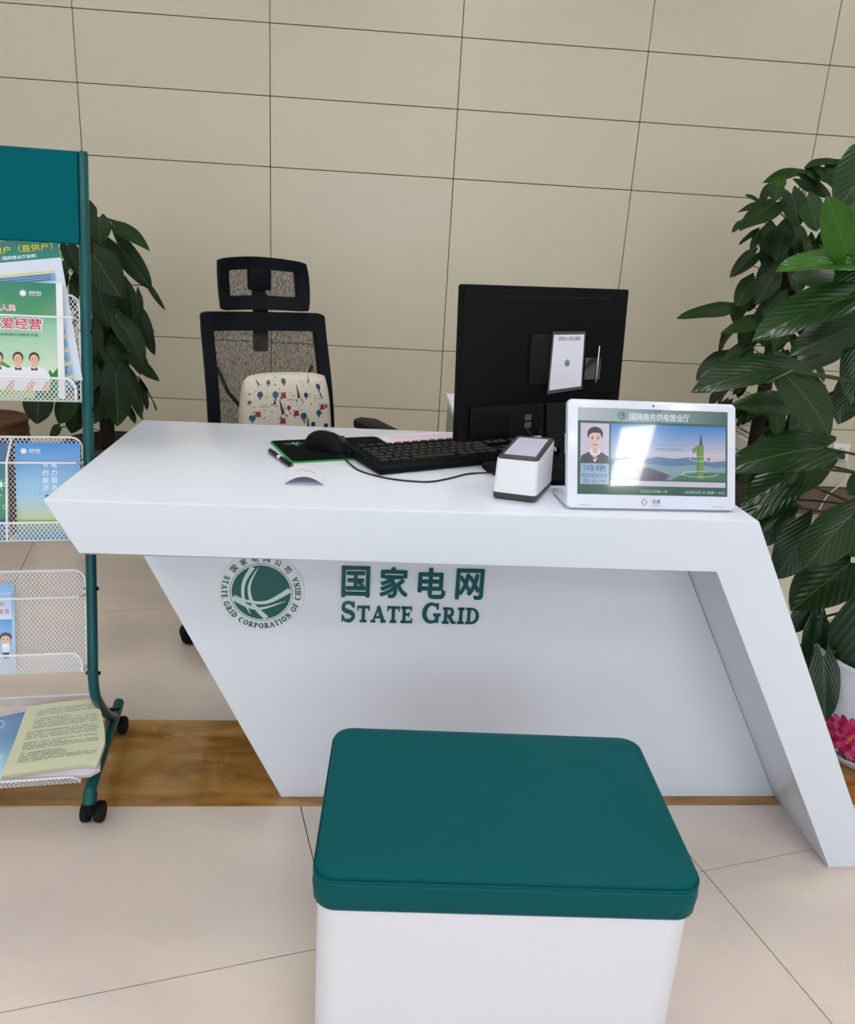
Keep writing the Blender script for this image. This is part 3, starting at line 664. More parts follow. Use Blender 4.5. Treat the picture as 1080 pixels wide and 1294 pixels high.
# ---- brochures in the rack.  Each: a page block with its printed cover
def booklet(name, label, cat, s0, s1, h0, h1, d, th, rot=0, group=None, matname='print_gloss', spine=True):
    """s0 is the right edge; local x runs right (-Ww), y up along the tray back"""
    R = -Ww; ctr = P0+Ww*s1+Tt*h0+Nn*d
    q = Matrix.Rotation(rot, 3, Nn); X = q @ R; Y = q @ Tt
    root = empty(name, ctr, 0, label, cat, group)
    bm = new(); wd, ht = s1-s0, h1-h0
    prism(bm, [X*a+Y*b for a, b in ((0, 0), (wd, 0), (wd, ht), (0, ht))], Nn*th, bev=min(.0006, th*.3), seg=1)
    obj('pages', bm, 'paper', root)
    pr = Print(plane_fn(Nn*(th+.0001), X, Y)); return root, pr, wd, ht
R1 = srgb
SKIN, HAIR = R1(226, 180, 150), R1(30, 24, 24)
def person(pr, x, y, k, shirt=R1(238, 236, 240)):
    pr.up(); pr.poly([(x-.5*k, y-1.15*k), (x-.56*k, y-.55*k), (x-.42*k, y-.32*k), (x-.13*k, y-.2*k), (x+.13*k, y-.2*k), (x+.42*k, y-.32*k), (x+.56*k, y-.55*k), (x+.5*k, y-1.15*k)], shirt)
    pr.poly([(x-.5*k, y-1.15*k), (x-.6*k, y-.75*k), (x-.45*k, y-.75*k), (x-.2*k, y-1.15*k)], SKIN); pr.poly([(x+.5*k, y-1.15*k), (x+.6*k, y-.75*k), (x+.45*k, y-.75*k), (x+.2*k, y-1.15*k)], SKIN)
    pr.up(); pr.poly([(x-.09*k, y-.25*k), (x+.09*k, y-.25*k), (x+.08*k, y), (x-.08*k, y)], SKIN); pr.disc(x, y+.12*k, .19*k, HAIR, .22*k); pr.up()
    pr.disc(x, y+.06*k, .15*k, SKIN, .19*k); pr.up(); pr.poly([(x-.12*k, y-.24*k), (x+.12*k, y-.36*k), (x+.12*k, y-.24*k), (x-.12*k, y-.36*k)], R1(96, 50, 110))
    pr.disc(x-.05*k, y+.08*k, .018*k, HAIR); pr.disc(x+.05*k, y+.08*k, .018*k, HAIR); pr.rect(x-.04*k, y-.05*k, x+.04*k, y-.035*k, R1(190, 70, 70))
def globe_mark(pr, x, y, h, col):
    pr.up(); pr.ring(x, y, h*.42, h*.5, col, 20); pr.disc(x, y, h*.36, col, n=16); pr.text('国家电网', x+h*1.75, y+h*.16, h*.42, col, offset=.01); pr.text('STATE GRID', x+h*1.75, y-h*.24, h*.26, col, w=h*1.75)
# tilted leaflet behind
o, pr, wd, ht = booklet('tariff_leaflet', 'tilted tariff leaflet with yellow title on green, behind the green magazine', 'leaflet', .004, .264, hq(.575*HS, .012), hq(.575*HS, .012)+.292, .006, .0015, rot=math.radians(8.5))
pr.rect(0, 0, wd, ht, R1(214, 222, 236)); pr.up(); pr.rect(0, ht-.042, wd, ht, R1(30, 128, 118), R1(20, 116, 110)); pr.up()
pr.text('其他用户（直供户）', wd-.086, ht-.018, .0145, R1(40, 70, 20), w=.148, offset=.05); pr.up(); pr.text('其他用户（直供户）', wd-.086, ht-.018, .0145, R1(232, 226, 60), w=.148)
pr.text('电费电价执行标准（国网营业厅指南）', wd-.115, ht-.034, .0072, R1(235, 250, 250), w=.14, offset=.01)
yy = ht-.058
pr.dashes(.01, wd*.5, yy, .004, R1(70, 70, 90))
for i in range(9):
    y1 = yy-.008-i*.027; pr.rect(.01, y1-.004, wd-.016, y1, R1(222, 214, 140)); pr.rect(.01, y1-.021, wd-.016, y1-.0055, R1(126, 176, 212)); pr.up()
    for j in range(3): pr.dashes(.016, wd-.024, y1-.0095-j*.0048, .0026, R1(40, 70, 110))
pr.build('printed_face', 'print_gloss', o)
# green magazine
o, pr, wd, ht = booklet('green_magazine', 'green company magazine with red title and three people in white shirts', 'magazine', .039, .249, hq(.575*HS, .02), hq(.80*HS, .02), .016, .006)
G1, G2 = R1(20, 138, 112), R1(226, 236, 214)
cw = wd-.012
pr.add([(0, 0), (cw, 0), (cw, ht), (0, ht)], [R1(120, 190, 80), R1(190, 214, 150), R1(22, 128, 104), R1(16, 124, 104)])
pr.up(); pr.add([(0, ht*.15), (cw, ht*.15), (cw, ht*.72), (0, ht*.72)], [R1(214, 232, 196), R1(222, 230, 204), R1(120, 192, 160), R1(70, 172, 140)]); pr.rect(cw, 0, wd, ht, R1(235, 236, 236))
pr.up(); pr.poly([(0, .03), (.10, .03), (.12, .055), (.09, .075), (.06, .07), (0, .09)], R1(70, 150, 40)); pr.poly([(cw-.045, .0), (cw, .0), (cw, .062), (cw-.01, .05), (cw-.015, .058), (cw-.025, .035), (cw-.04, .04)], R1(46, 120, 54))
globe_mark(pr, cw-.062, ht-.022, .013, R1(240, 250, 245))
pr.up(); pr.text('服务人民', cw-.105, ht-.052, .012, R1(250, 240, 240), offset=.07, w=.056); pr.up(); pr.text('服务人民', cw-.105, ht-.052, .012, R1(200, 40, 60), w=.054)
pr.up(); pr.text('用爱经营', cw-.079, ht-.083, .023, R1(250, 245, 245), w=.104, offset=.07); pr.up(); pr.text('用爱经营', cw-.079, ht-.083, .0215, R1(200, 36, 66), w=.101, offset=.02)
pr.disc(cw-.150, ht-.068, .007, R1(190, 30, 50)); pr.text('国网南充供电公司服务手册', cw-.082, ht-.105, .0066, R1(40, 90, 70), w=.094)
for px_ in (cw-.036, cw-.066, cw-.103, cw-.150): person(pr, px_-.008, .074, .052)
pr.build('printed_cover', 'print_gloss', o)
# tray 2 brochures
o, pr, wd, ht = booklet('blue_brochure', 'blue sky brochure with white vertical characters in the second tray', 'brochure', .014, .137, hq(.294*HS, .02), hq(.487*HS, .02), .012, .004)
pr.add([(0, 0), (wd, 0), (wd, ht*.2), (0, ht*.2)], [R1(60, 130, 190), R1(60, 130, 190), R1(150, 190, 110), R1(150, 180, 120)]); pr.add([(0, ht*.2), (wd, ht*.2), (wd, ht*.45), (0, ht*.45)], [R1(196, 206, 140), R1(196, 206, 140), R1(150, 196, 226), R1(160, 200, 226)])
pr.add([(0, ht*.45), (wd, ht*.45), (wd, ht), (0, ht)], [R1(160, 200, 226), R1(150, 196, 226), R1(16, 120, 200), R1(20, 130, 204)])
globe_mark(pr, .016, ht-.017, .012, R1(235, 245, 250)); pr.up()
for j, ss in enumerate(('节约能源', '电力服务')):
    for i, c in enumerate(ss): pr.text(c, wd*.46+j*.0165, ht-.045-i*.0155, .0115, R1(225, 240, 250), offset=.012)
for x_, y_ in ((.036, .09), (.045, .094), (.07, .085), (.066, .074)): pr.poly([(x_-.003, y_+.002), (x_, y_-.001), (x_+.003, y_+.002), (x_, y_)], R1(30, 60, 110))
pr.rect(wd*.45, .082, wd*.62, .092, R1(30, 90, 160))
pr.build('printed_cover', 'print_gloss', o)
o, pr, wd, ht = booklet('green_brochure', 'dark green and blue brochure with a white starburst at the left edge', 'brochure', .152, .275, hq(.294*HS, .02), hq(.487*HS, .02), .012, .004)
pr.add([(0, 0), (wd, 0), (wd, ht*.24), (0, ht*.24)], [R1(10, 100, 120)]*4); pr.add([(0, ht*.24), (wd, ht*.24), (wd, ht*.6), (0, ht*.6)], [R1(30, 120, 50)]*2+[R1(10, 130, 100)]*2)
pr.add([(0, ht*.6), (wd, ht*.6), (wd, ht), (0, ht)], [R1(10, 120, 100)]*2+[R1(12, 70, 140)]*2); pr.up()
pr.poly([(wd*.88+(.014 if i % 2 else .003)*math.cos(i*PI/8), ht*.57+(.014 if i % 2 else .003)*math.sin(i*PI/8)) for i in range(16)], R1(225, 250, 230)); pr.text('绿色电力', wd-.02, ht*.46, .004, R1(220, 240, 220)); pr.ring(wd-.006, ht*.34, .003, .0045, R1(200, 220, 90), 16)
pr.build('printed_cover', 'print_gloss', o)
o, pr, wd, ht = booklet('cartoon_brochure', 'pale blue booklet with red characters and drawn children in the third tray', 'brochure', .146, .27, hq(.027*HS, .02), hq(.207*HS, .02), .012, .004)
pr.add([(0, 0), (wd, 0), (wd, ht), (0, ht)], [R1(196, 216, 236), R1(200, 218, 238), R1(120, 170, 220), R1(110, 160, 214)]); pr.up(); pr.rect(0, ht*.52, wd-.006, ht*.9, R1(226, 226, 240), R1(160, 190, 230)); pr.up(); pr.rect(0, ht*.3, wd-.006, ht*.6, R1(150, 190, 226), R1(60, 150, 214)); pr.up()
pr.text('电力', wd-.028, ht*.77, .008, R1(190, 50, 60), offset=.02); pr.text('美好生活', wd-.03, ht*.69, .0095, R1(200, 40, 70), offset=.02)
for x_, cc in ((wd-.018, R1(240, 240, 245)), (wd-.045, R1(50, 60, 70)), (wd-.078, R1(220, 120, 120))):
    pr.up(); pr.disc(x_, ht*.4, .012, HAIR, .010); pr.up(); pr.disc(x_, ht*.375, .0095, SKIN, .008); pr.rect(x_-.007, ht*.23, x_+.007, ht*.33, cc); pr.rect(x_-.006, ht*.16, x_+.006, ht*.23, R1(60, 90, 120)); pr.up(); pr.disc(x_-.004, ht*.38, .0012, HAIR); pr.disc(x_+.004, ht*.38, .0012, HAIR)
pr.build('printed_cover', 'print_gloss', o)
# papers in the bottom tray
def flat_stack(name, label, cat, pxs, lift, th, m, curl=0):
    base = BF+Bn*lift; pts = [onp(x, y, base, Bn) for x, y in pxs]; c = sum(pts, V())/len(pts)
    root = empty(name, c, 0, label, cat); bm = new(); prism(bm, [p-c-Bn*th for p in pts], Bn*th); obj('sheets', bm, m, root); return root, c
o, c = flat_stack('blue_booklet', 'blue booklet lying in the bottom tray, left of the yellow papers', 'booklet', [(-70, 922), (32, 899), (14, 985), (-100, 988)], .014, .008, 'paper')
pr = Print(lambda x, y, z: onp(x, y, BF+Bn*(.0145+z), Bn)-c)
pr.add([(-70, 922), (32, 899), (14, 985), (-100, 988)], [R1(30, 100, 170), R1(24, 92, 160), R1(170, 214, 236), R1(60, 140, 200)]); pr.up()
pr.band([(-6, 911), (3, 911), (6, 915), (3, 919), (-4, 921)], 1.2, R1(170, 210, 190)); pr.band([(-60, 934), (22, 930)], .8, R1(90, 150, 200)); pr.build('printed_cover', 'print_gloss', o)
o, c = flat_stack('pink_paper_stack', 'pale pink sheets lying under the yellow papers', 'paper', [(34, 893), (128, 886), (126, 972), (113, 979), (2, 984)], .016, .010, 'paper_pink')
Pg = BF+Bn*.030
def yl(u, v):   # sheet grid: u across 0..1, v from front 0 to back 1, one corner lifted
    a = V((1, 981)).lerp(V((36, 894)), v); b = V((130, 962)).lerp(V((122, 883)), v); p = a.lerp(b, u)
    if u > .8 and v < .3: p = p+V((-8*(u-.8)/.2*(1-v/.3), 6*(u-.8)/.2*(1-v/.3)))
    bul = 6*math.sin(PI*v)*u
    w_ = onp(p.x+bul, p.y, Pg, Bn); return w_+Bn*(.006*u*v+.003*math.sin(3*u+1)*v)
bm = new(); c = yl(.5, .5); n1, n2 = 12, 10
gv = [[bm.verts.new(yl(i/n1, j/n2)-c) for i in range(n1+1)] for j in range(n2+1)]
gw = [[bm.verts.new(v.co-Bn*.011) for v in row] for row in gv]
for j in range(n2):
    for i in range(n1):
        bm.faces.new((gv[j][i], gv[j][i+1], gv[j+1][i+1], gv[j+1][i])); bm.faces.new((gw[j][i], gw[j+1][i], gw[j+1][i+1], gw[j][i+1]))
for i in range(n1): bm.faces.new((gv[0][i], gw[0][i], gw[0][i+1], gv[0][i+1])); bm.faces.new((gv[n2][i+1], gw[n2][i+1], gw[n2][i], gv[n2][i]))
for j in range(n2): bm.faces.new((gv[j][0], gv[j+1][0], gw[j+1][0], gw[j][0])); bm.faces.new((gv[j+1][n1], gv[j][n1], gw[j][n1], gw[j+1][n1]))
ys = empty('yellow_paper_stack', c, 0, 'pale yellow-green typed papers fanned in the bottom tray', 'paper'); obj('sheets', bm, 'paper_yellow', ys, smooth=True)
pr = Print(lambda x, y, z: yl(x, y)+Bn*(z+.0003)-c)
v = .90
while v > .14:
    blank = any(abs(v-b) < .018 for b in (.80, .62, .47, .30)); indent = .16 if .62 < v < .95 else .12
    if not blank:
        x = indent; end = random.choice((.93, .93, .93, .6))
        while x < end:
            wd = random.uniform(.008, .016); a = v; b = v+.020
            
            if random.random() < .86: pr.add([(x, a+.004), (x+wd*.8, a+.002), (x+wd, b-.004), (x, b-random.uniform(0, .006))], R1(*(random.randint(100, 150),)*3)); 
            x += wd+.006
    v -= .031
pr.build('typed_text', 'print', ys)

# ================================================================ THINGS ON THE DESK
def rotz(a): return Matrix.Rotation(a, 4, 'Z')
# mouse pad
mp = empty('mouse_pad', (-.174, 1.586, HD), .372, 'black cloth mouse pad with green stitched edge on the desk', 'mouse pad')
bm = new(); prism(bm, [(x, y, .0) for x, y in rrect(0, 0, .252, .187, .012)], (0, 0, .003)); obj('stitched_edge', bm, 'pad_edge', mp, label='green stitched rim')
bm = new(); prism(bm, [(x, y, .0005) for x, y in rrect(.0035, .0035, .2485, .1835, .010)], (0, 0, .0033)); obj('pad_cloth', bm, 'pad', mp)
pr = Print(lambda x, y, z: V((x, y, .0040+z)))
GE = R1(60, 150, 120)
for a, b, c_ in (((.018, .148), (.05, .150), (.034, .142)), ((.05, .150), (.046, .164), (.040, .148)), ((.044, .148), (.062, .164), (.052, .144)), ((.03, .144), (.06, .140), (.05, .150)), ((.042, .146), (.048, .122), (.052, .146)), ((.05, .146), (.068, .146), (.052, .140))): pr.poly([a, b, c_], GE)
pr.build('emblem', 'print', mp)
# computer mouse
ms = empty('computer_mouse', (-.108, 1.706, HD+.004), .372, 'black wired computer mouse resting on the pad', 'mouse')
bm = new(); L_, W_, H_ = .116, .064, .038
def mouse_pt(u, v):
    x = (u-.5)*L_; wv = W_*.5*(1-abs(2*u-1)**3.2)**.45*(1-.13*math.exp(-((u-.45)/.2)**2))
    a = PI*v; y = -wv*math.cos(a); hz_ = H_*(math.sin(min(1, u*1.25+.12)*PI*.80)**.8 if u < .95 else .45)
    hh_ = H_*(1-((u-.40)/.72)**2)*(1-abs(2*u-1)**6)**.5
    return V((x, y, max(.0, hh_*math.sin(a)**.75)))
n1, n2 = 28, 16; G = [[bm.verts.new(mouse_pt(i/n1*.998+.001, j/n2)) for j in range(n2+1)] for i in range(n1+1)]
for i in range(n1):
    for j in range(n2): bm.faces.new((G[i][j], G[i+1][j], G[i+1][j+1], G[i][j+1]))
    bm.faces.new((G[i][0], G[i][n2], G[i+1][n2], G[i+1][0]))
Rm = Matrix.Rotation(math.radians(-56), 4, 'Z')
for v in bm.verts: v.co = Rm @ v.co
obj('mouse_body', bm, 'black', ms, smooth=True, angle=1.3)
bm = new(); lathe(bm, [(.007, -.003), (.009, -.002), (.009, .002), (.007, .003)], 18, center=(.036, 0, .026), axis='Y'); bm.transform(Rm); obj('scroll_wheel', bm, 'grey_plastic', ms, smooth=True)
bm = new(); tube(bm, [mouse_pt(u/20, .5)+V((0, 0, .0002)) for u in range(11, 20)], .0007, 5); tube(bm, [mouse_pt(.56, v/16)+V((0, 0, .0002)) for v in range(4, 13)], .0006, 5); bm.transform(Rm); obj('button_seam', bm, 'black_soft', ms)
cab_pts = [V((-.108, 1.706, HD))+ (rotz(.372) @ Rm @ V((.060, 0, .008))), atz(432, 574, HD+.004), atz(440, 584, HD+.003), atz(455, 595, HD+.002), atz(488, 604, HD+.002), atz(520, 608, HD+.002), atz(545, 608.5, HD+.002), atz(570, 604, HD+.002), atz(590, 599, HD+.002), atz(612, 597.5, HD+.004), atz(640, 598, HD+.013)]
bm = new(); o_ = V((-.108, 1.706, HD+.004)); inv = rotz(-.372); tube(bm, [inv @ (p-o_) for p in catmull(cab_pts, 8)], .0019, 8); obj('mouse_cable', bm, 'cable', ms, smooth=True)
# keyboard
KA = math.radians(27.5); kb = empty('keyboard', (.003, 1.522, HD), KA, 'full size black keyboard angled under the monitor', 'keyboard')
KL, KD = .440, .135
bm = new(); prism(bm, [(0, 0, .002), (0, KD, .006), (0, KD, .024), (0, KD-.006, .026), (0, .012, .018), (0, .0, .014)], (KL, 0, 0), bev=.0015); obj('keyboard_body', bm, 'black', kb, smooth=True)
for x_ in (.02, KL-.04):
    bm = new(); box(bm, (x_, KD-.02, 0), (x_+.02, KD-.008, .012)); obj('foot', bm, 'black_soft', kb)
bm = new(); 
vs = box(bm, (0, 0, 0), (1, 1, 1)); 
for v in bm.verts:
    if v.co.z > .5: v.co.x = .5+(v.co.x-.5)*.84; v.co.y = .5+(v.co.y-.5)*.84
km = mesh_of(bm, 'key'); km.materials.append(M['key'])
sl = math.atan2(.008, KD-.018)
def key(x, y, w_=.0178, d_=.0168):
    o = bpy.data.objects.new('key', km); C.objects.link(o); o.parent = kb; o.location = (x, y, .0178+(y-.012)*math.tan(sl)); o.scale = (w_, d_, .007); o.rotation_euler = (sl, 0, 0)
p = .01885
lay = [(0, [1.25, 1.25, 1.25, 6, 1.25, 1.25, 1.25, 1.5]), (1, [2.25]+[1]*10+[2.75]), (2, [1.75]+[1]*11+[2.25]), (3, [1.5]+[1]*12+[1.5]), (4, [1]*13+[2])]
for r_, ws in lay:
    x_ = .010
    for w_ in ws: key(x_, .014+r_*p*.96, w_*p-.0014); x_ += w_*p
for i in range(13):
    if i: key(.010+i*p*1.13, .014+5.15*p, p-.0016, .013)
    else: key(.010, .014+5.15*p, p-.0016, .013)
for r_, cs in ((0, (0, 1, 2)), (1, (1,)), (3, (0, 1, 2)), (4, (0, 1, 2)), (5.2, (0, 1, 2))):
    for c_ in cs: key(.010+15.3*p+c_*p, .014+r_*p*.96, p-.0014)
for r_ in range(5):
    for c_ in range(4):
        if (r_, c_) in ((0, 1), (1, 3), (3, 3)): continue
        key(.010+18.75*p+c_*p, .014+r_*p*.96, (2*p if (r_, c_) == (0, 0) else p)-.0014, (p*1.9 if (r_ in (0, 2) and c_ == 3) else .0168))
# pen
a, b = atz(340, 569, HD+.006), atz(371, 590, HD+.006); d = (b-a); L = d.length; pen = empty('ballpoint_pen', a, 0, 'dark ballpoint pen lying left of the mouse pad', 'pen'); dn = d.normalized()
def rad(name, prof, m):
    bm = new(); pts = [dn*(t*L) for t, r in prof]; tube(bm, pts, [r for t, r in prof], 12); return obj(name, bm, m, pen, smooth=True)
rad('barrel', [(0, .003), (.03, .0045), (.40, .0055), (.41, .0055)], 'black_gloss'); rad('grip', [(.41, .0050), (.50, .005), (.52, .0046)], 'device_white'); rad('lower_barrel', [(.52, .0055), (.9, .005), (.94, .003)], 'black_gloss'); rad('tip', [(.94, .0026), (1, .0009)], 'chrome')
bm = new(); tube(bm, [dn*(.03*L)+V((0, 0, .006)), dn*(.3*L)+V((0, 0, .0065))], .0011, 6); obj('clip', bm, 'chrome', pen)
# curled ticket
tk = empty('curled_ticket', V((-.138, 1.487, HD)), math.radians(4), 'small curled white paper slip with print, beside the pen', 'paper')
def tkp(u, v, k=0): x = (u-.5); return V((x*.072, (v-.5)*.10+.01*(1-4*x*x)*0+v*x*-.02, .0155*(1-4*x*x)*(1-.45*v)+.0012+k))
bm = new(); n1, n2 = 16, 6
A = [[bm.verts.new(tkp(i/n1, j/n2)) for i in range(n1+1)] for j in range(n2+1)]; B = [[bm.verts.new(tkp(i/n1, j/n2, -.0004)) for i in range(n1+1)] for j in range(n2+1)]
for j in range(n2):
    for i in range(n1): bm.faces.new((A[j][i], A[j][i+1], A[j+1][i+1], A[j+1][i])); bm.faces.new((B[j][i], B[j+1][i], B[j+1][i+1], B[j][i+1]))
for i in range(n1): bm.faces.new((A[0][i], B[0][i], B[0][i+1], A[0][i+1])); bm.faces.new((A[n2][i], A[n2][i+1], B[n2][i+1], B[n2][i]))
obj('slip', bm, 'paper', tk, smooth=True)
pr = Print(lambda x, y, z: tkp(x, y, z+.0004))
for i in range(7): x_ = .3+i*.07; y_ = .5+.03*(i % 3); pr.add([(x_, y_), (x_+.04, y_-.02), (x_+.045, y_+.06), (x_+.01, y_+.07)], R1(110, 110, 130))
for i in range(5): x_ = .25+i*.1; pr.add([(x_, .72), (x_+.06, .72), (x_+.06, .74), (x_, .74)], R1(140, 140, 160))
pr.build('printed_marks', 'print', tk)
# pink sheet behind the keyboard
q = [atz(474, 552, HD), atz(545, 547, HD), atz(580, 546.5, HD), atz(640, 556, HD), atz(502, 571, HD)]; c = sum(q, V())/5; c.z = HD
ps = empty('pink_form', c, 0, 'pale pink printed form behind the keyboard, next to the mouse pad', 'paper'); bm = new(); prism(bm, [V((p.x-c.x, p.y-c.y, .0002)) for p in q], (0, 0, .0012)); obj('sheet', bm, 'paper_pink', ps)
pr = Print(lambda x, y, z: V((x, y, .0016+z))); f1 = [V((p.x-c.x, p.y-c.y)) for p in q]
pr.band([(f1[0].x+.004, f1[0].y-.001), (f1[4].x+.006, f1[4].y+.004)], .003, R1(110, 190, 160))
for i in range(5):
    t_ = .15+i*.14; a = f1[0].lerp(f1[4], t_); b = f1[2].lerp(f1[3], t_); a1 = a.lerp(b, .12); b1 = a.lerp(b, .8)
    pr.band([(a1.x, a1.y), (b1.x, b1.y)], .0014 if i else .004, R1(222, 130, 160))
pr.build('printed_lines', 'print', ps)
# code scanner box
q = [V((.208, 1.401)), V((.284, 1.378)), V((.336, 1.492)), V((.262, 1.512))]; c = sum(q, V((0, 0)))/4
sc = empty('payment_scanner', (c.x, c.y, HD), 0, 'small white box scanner with dark base and slanted glass top', 'scanner')
q = [p-c for p in q]
def ringpts(s_, z, r=.009, n=5):
    out = []
    for i in range(4):
        p_, a, b = q[i]*s_, q[i-1]*s_, q[(i+1) % 4]*s_; d1, d2 = (a-p_).normalized(), (b-p_).normalized(); A, B = p_+d1*r, p_+d2*r
        for k in range(n+1): t_ = k/n; out.append((1-t_)**2*A+2*t_*(1-t_)*p_+t_*t_*B)
    return [V((p_.x, p_.y, z(p_) if callable(z) else z)) for p_ in out]
fdir = ((q[2]+q[3])-(q[0]+q[1])).normalized(); ztop = lambda p_: .076+.15*(p_.dot(fdir)+.058)
def loft(rings, m, name, parent):
    bm = new(); R_ = [[bm.verts.new(p_) for p_ in r_] for r_ in rings]
    for A, B in zip(R_, R_[1:]):
        for k in range(len(A)): bm.faces.new((A[k], A[(k+1) % len(A)], B[(k+1) % len(A)], B[k]))
    bm.faces.new(R_[0][::-1]); bm.faces.new(R_[-1]); return obj(name, bm, m, parent, smooth=True, angle=.7)
loft([ringpts(.90, 0), ringpts(.98, .003), ringpts(1.0, .014)], 'grey_plastic', 'scanner_base', sc)
loft([ringpts(1.0, .014), ringpts(.99, .03), ringpts(.96, lambda p_: ztop(p_)-.004), ringpts(.95, ztop)], 'foam_white', 'scanner_body', sc)
tf = loft([ringpts(.93, ztop), ringpts(.92, lambda p_: ztop(p_)+.003), ringpts(.90, lambda p_: ztop(p_)+.004)], 'grey_plastic', 'top_bezel', sc)
loft([ringpts(.72, lambda p_: ztop(p_)+.0041, r=.002), ringpts(.72, lambda p_: ztop(p_)+.0049, r=.002)], 'scan_glass', 'scan_window', tf)
# ---- monitor (seen from behind)
MYA, MTI, MW, MH = .489, .052, .431, .310
Pm = V((.162, 1.602, .815)); me_ = V((math.cos(MYA), math.sin(MYA), 0)); mb = V((-math.sin(MYA), math.cos(MYA), 0)); mv = V((0, 0, 1))*math.cos(MTI)+mb*math.sin(MTI); mn = me_.cross(mv)
BC = V((.335, 1.625, HD))
mon = empty('monitor', BC, 0, 'black computer monitor seen from behind on the desk', 'monitor')
def MP(x, y, z=0): return Pm+me_*x+mv*y+mn*z-BC     # z towards the camera side
bm = new(); prism(bm, [MP(x, y, -.026) for x, y in rrect(0, 0, MW, MH, .005, 3)], mn*.026, bev=.002); shell = obj('back_shell', bm, 'black', mon, smooth=True)
bm = new(); prism(bm, [MP(x, y, -.0275) for x, y in rrect(.006, .016, MW-.006, MH-.006, .001, 1)], mn*.001); obj('screen_glass', bm, 'black_gloss', shell)
bm = new(); prism(bm, [MP(x, y, 0) for x, y in rrect(.02, .002, MW-.02, .072, .006, 3)], mn*.010, bev=.002); obj('lower_cover', bm, 'black_gloss', shell, smooth=True)
bm = new(); box(bm, (0, 0, 0), (1, 1, 1)); 
for v in bm.verts: v.co = MP(.08+v.co.x*.30, .287+v.co.y*.005, -.004+v.co.z*.0045)
obj('vent_slot', bm, 'black_soft', shell)
bm = new(); prism(bm, [MP(x, y, 0) for x, y in rrect(.165, .11, .285, .215, .008, 3)], mn*.006, bev=.002); obj('mount_plate', bm, 'black_soft', shell, smooth=True)
bm = new(); prism(bm, [MP(x, y, .0101) for x, y in rrect(.115, .006, .2, .066, .004, 2)], mn*.001); pp = obj('port_bay', bm, 'black_soft', shell)
for i in range(2):
    bm = new(); prism(bm, [MP(x, y, .0112) for x, y in rrect(.155, .022+i*.016, .172, .034+i*.016, .002, 2)], mn*.002); obj('port', bm, 'metal_win', pp, label='blue grey video socket')
bm = new(); lathe(bm, [(.004, 0), (.004, .001)], 12); bm.transform(Matrix.Translation(MP(.06, .054, .0102)) @ mn.to_track_quat('Z', 'Y').to_matrix().to_4x4()); obj('screw_boss', bm, 'black_soft', shell)
NW = .048; nb = V((.362, 1.585)); nbz = .012
def NP(x, z, y=0):   # neck plate point
    t_ = (z-.01)/.20; c_ = V((nb.x, nb.y, 0)).lerp(V(((Pm+me_*MW*.5).x+mn.x*.022, (Pm+me_*MW*.5).y+mn.y*.022, 0)), min(t_, 1)); return c_+me_*x+mn*y+V((0, 0, HD+z))-BC
hole = [(.012*math.cos(a), .045+.009*math.sin(a)) for a in [2*PI*i/20 for i in range(20)]]
outr = [(-NW/2+.0, .008), (-NW/2+.002, .14), (-NW/2+.004, .26), (NW/2-.004, .26), (NW/2-.002, .14), (NW/2, .008)]
bm = new()
def strip_plate(bm):
    # plate with an oval hole: radial quads from hole to a rectangle around it
    A = []; B = []
    for i in range(20):
        a = 2*PI*i/20; cx, sx = math.cos(a), math.sin(a); k_ = min((NW/2)/max(abs(cx), 1e-6), .034/max(abs(sx), 1e-6)); B.append((cx*k_, .045+sx*k_)); A.append(hole[i])
    for y_ in (0, -.012):
        pass
    va = [[bm.verts.new(NP(x, z, y_)) for x, z in P_] for P_, y_ in ((A, 0), (B, 0), (A, -.012), (B, -.012))]
    for i in range(20):
        j = (i+1) % 20
        bm.faces.new((va[0][i], va[0][j], va[1][j], va[1][i])); bm.faces.new((va[2][j], va[2][i], va[3][i], va[3][j])); bm.faces.new((va[0][j], va[0][i], va[2][i], va[2][j])); bm.faces.new((va[1][i], va[1][j], va[3][j], va[3][i]))
strip_plate(bm)
for za, zb in ((.008, .011), (.079, .10), (.10, .135)):
    vs = [bm.verts.new(NP(x, z, y_)) for y_ in (0, -.012) for x, z in ((-NW/2, za), (NW/2, za), (NW/2, zb), (-NW/2, zb))]
    for f_ in ((0, 1, 2, 3), (7, 6, 5, 4), (0, 4, 5, 1), (1, 5, 6, 2), (2, 6, 7, 3), (3, 7, 4, 0)): bm.faces.new([vs[i] for i in f_])
obj('stand_neck', bm, 'black_gloss', mon, label='black stand neck with an oval cable hole')
kn = V((-math.sin(KA), math.cos(KA), 0)); kp = V((.003, 1.522, 0))-kn*.004
poly = [V((BC.x+.12*math.cos(2*PI*i/48), BC.y+.12*math.sin(2*PI*i/48), 0)) for i in range(48)]
poly = clip(poly, kp, -kn)
bm = new(); prism(bm, [p_-V((BC.x, BC.y, 0)) for p_ in poly], (0, 0, .011), bev=.002); obj('stand_base', bm, 'black', mon, smooth=True)
bm = new(); tube(bm, catmull([MP(.185, .03, .012), MP(.20, .0, .02), V((.345, 1.70, HD+.03))-BC, V((.36, 1.74, HD+.006))-BC, V((.40, 1.80, HD+.004))-BC], 6), .0025, 8); obj('video_cable', bm, 'cable', mon, smooth=True)
bm = new(); tube(bm, catmull([MP(.16, .02, .012), MP(.19, -.012, .015), V((.362, 1.70, HD+.02))-BC, V((.39, 1.72, HD+.006))-BC, V((.45, 1.78, HD+.004))-BC], 6), .0022, 8); obj('power_cable', bm, 'grey_plastic', mon, smooth=True)
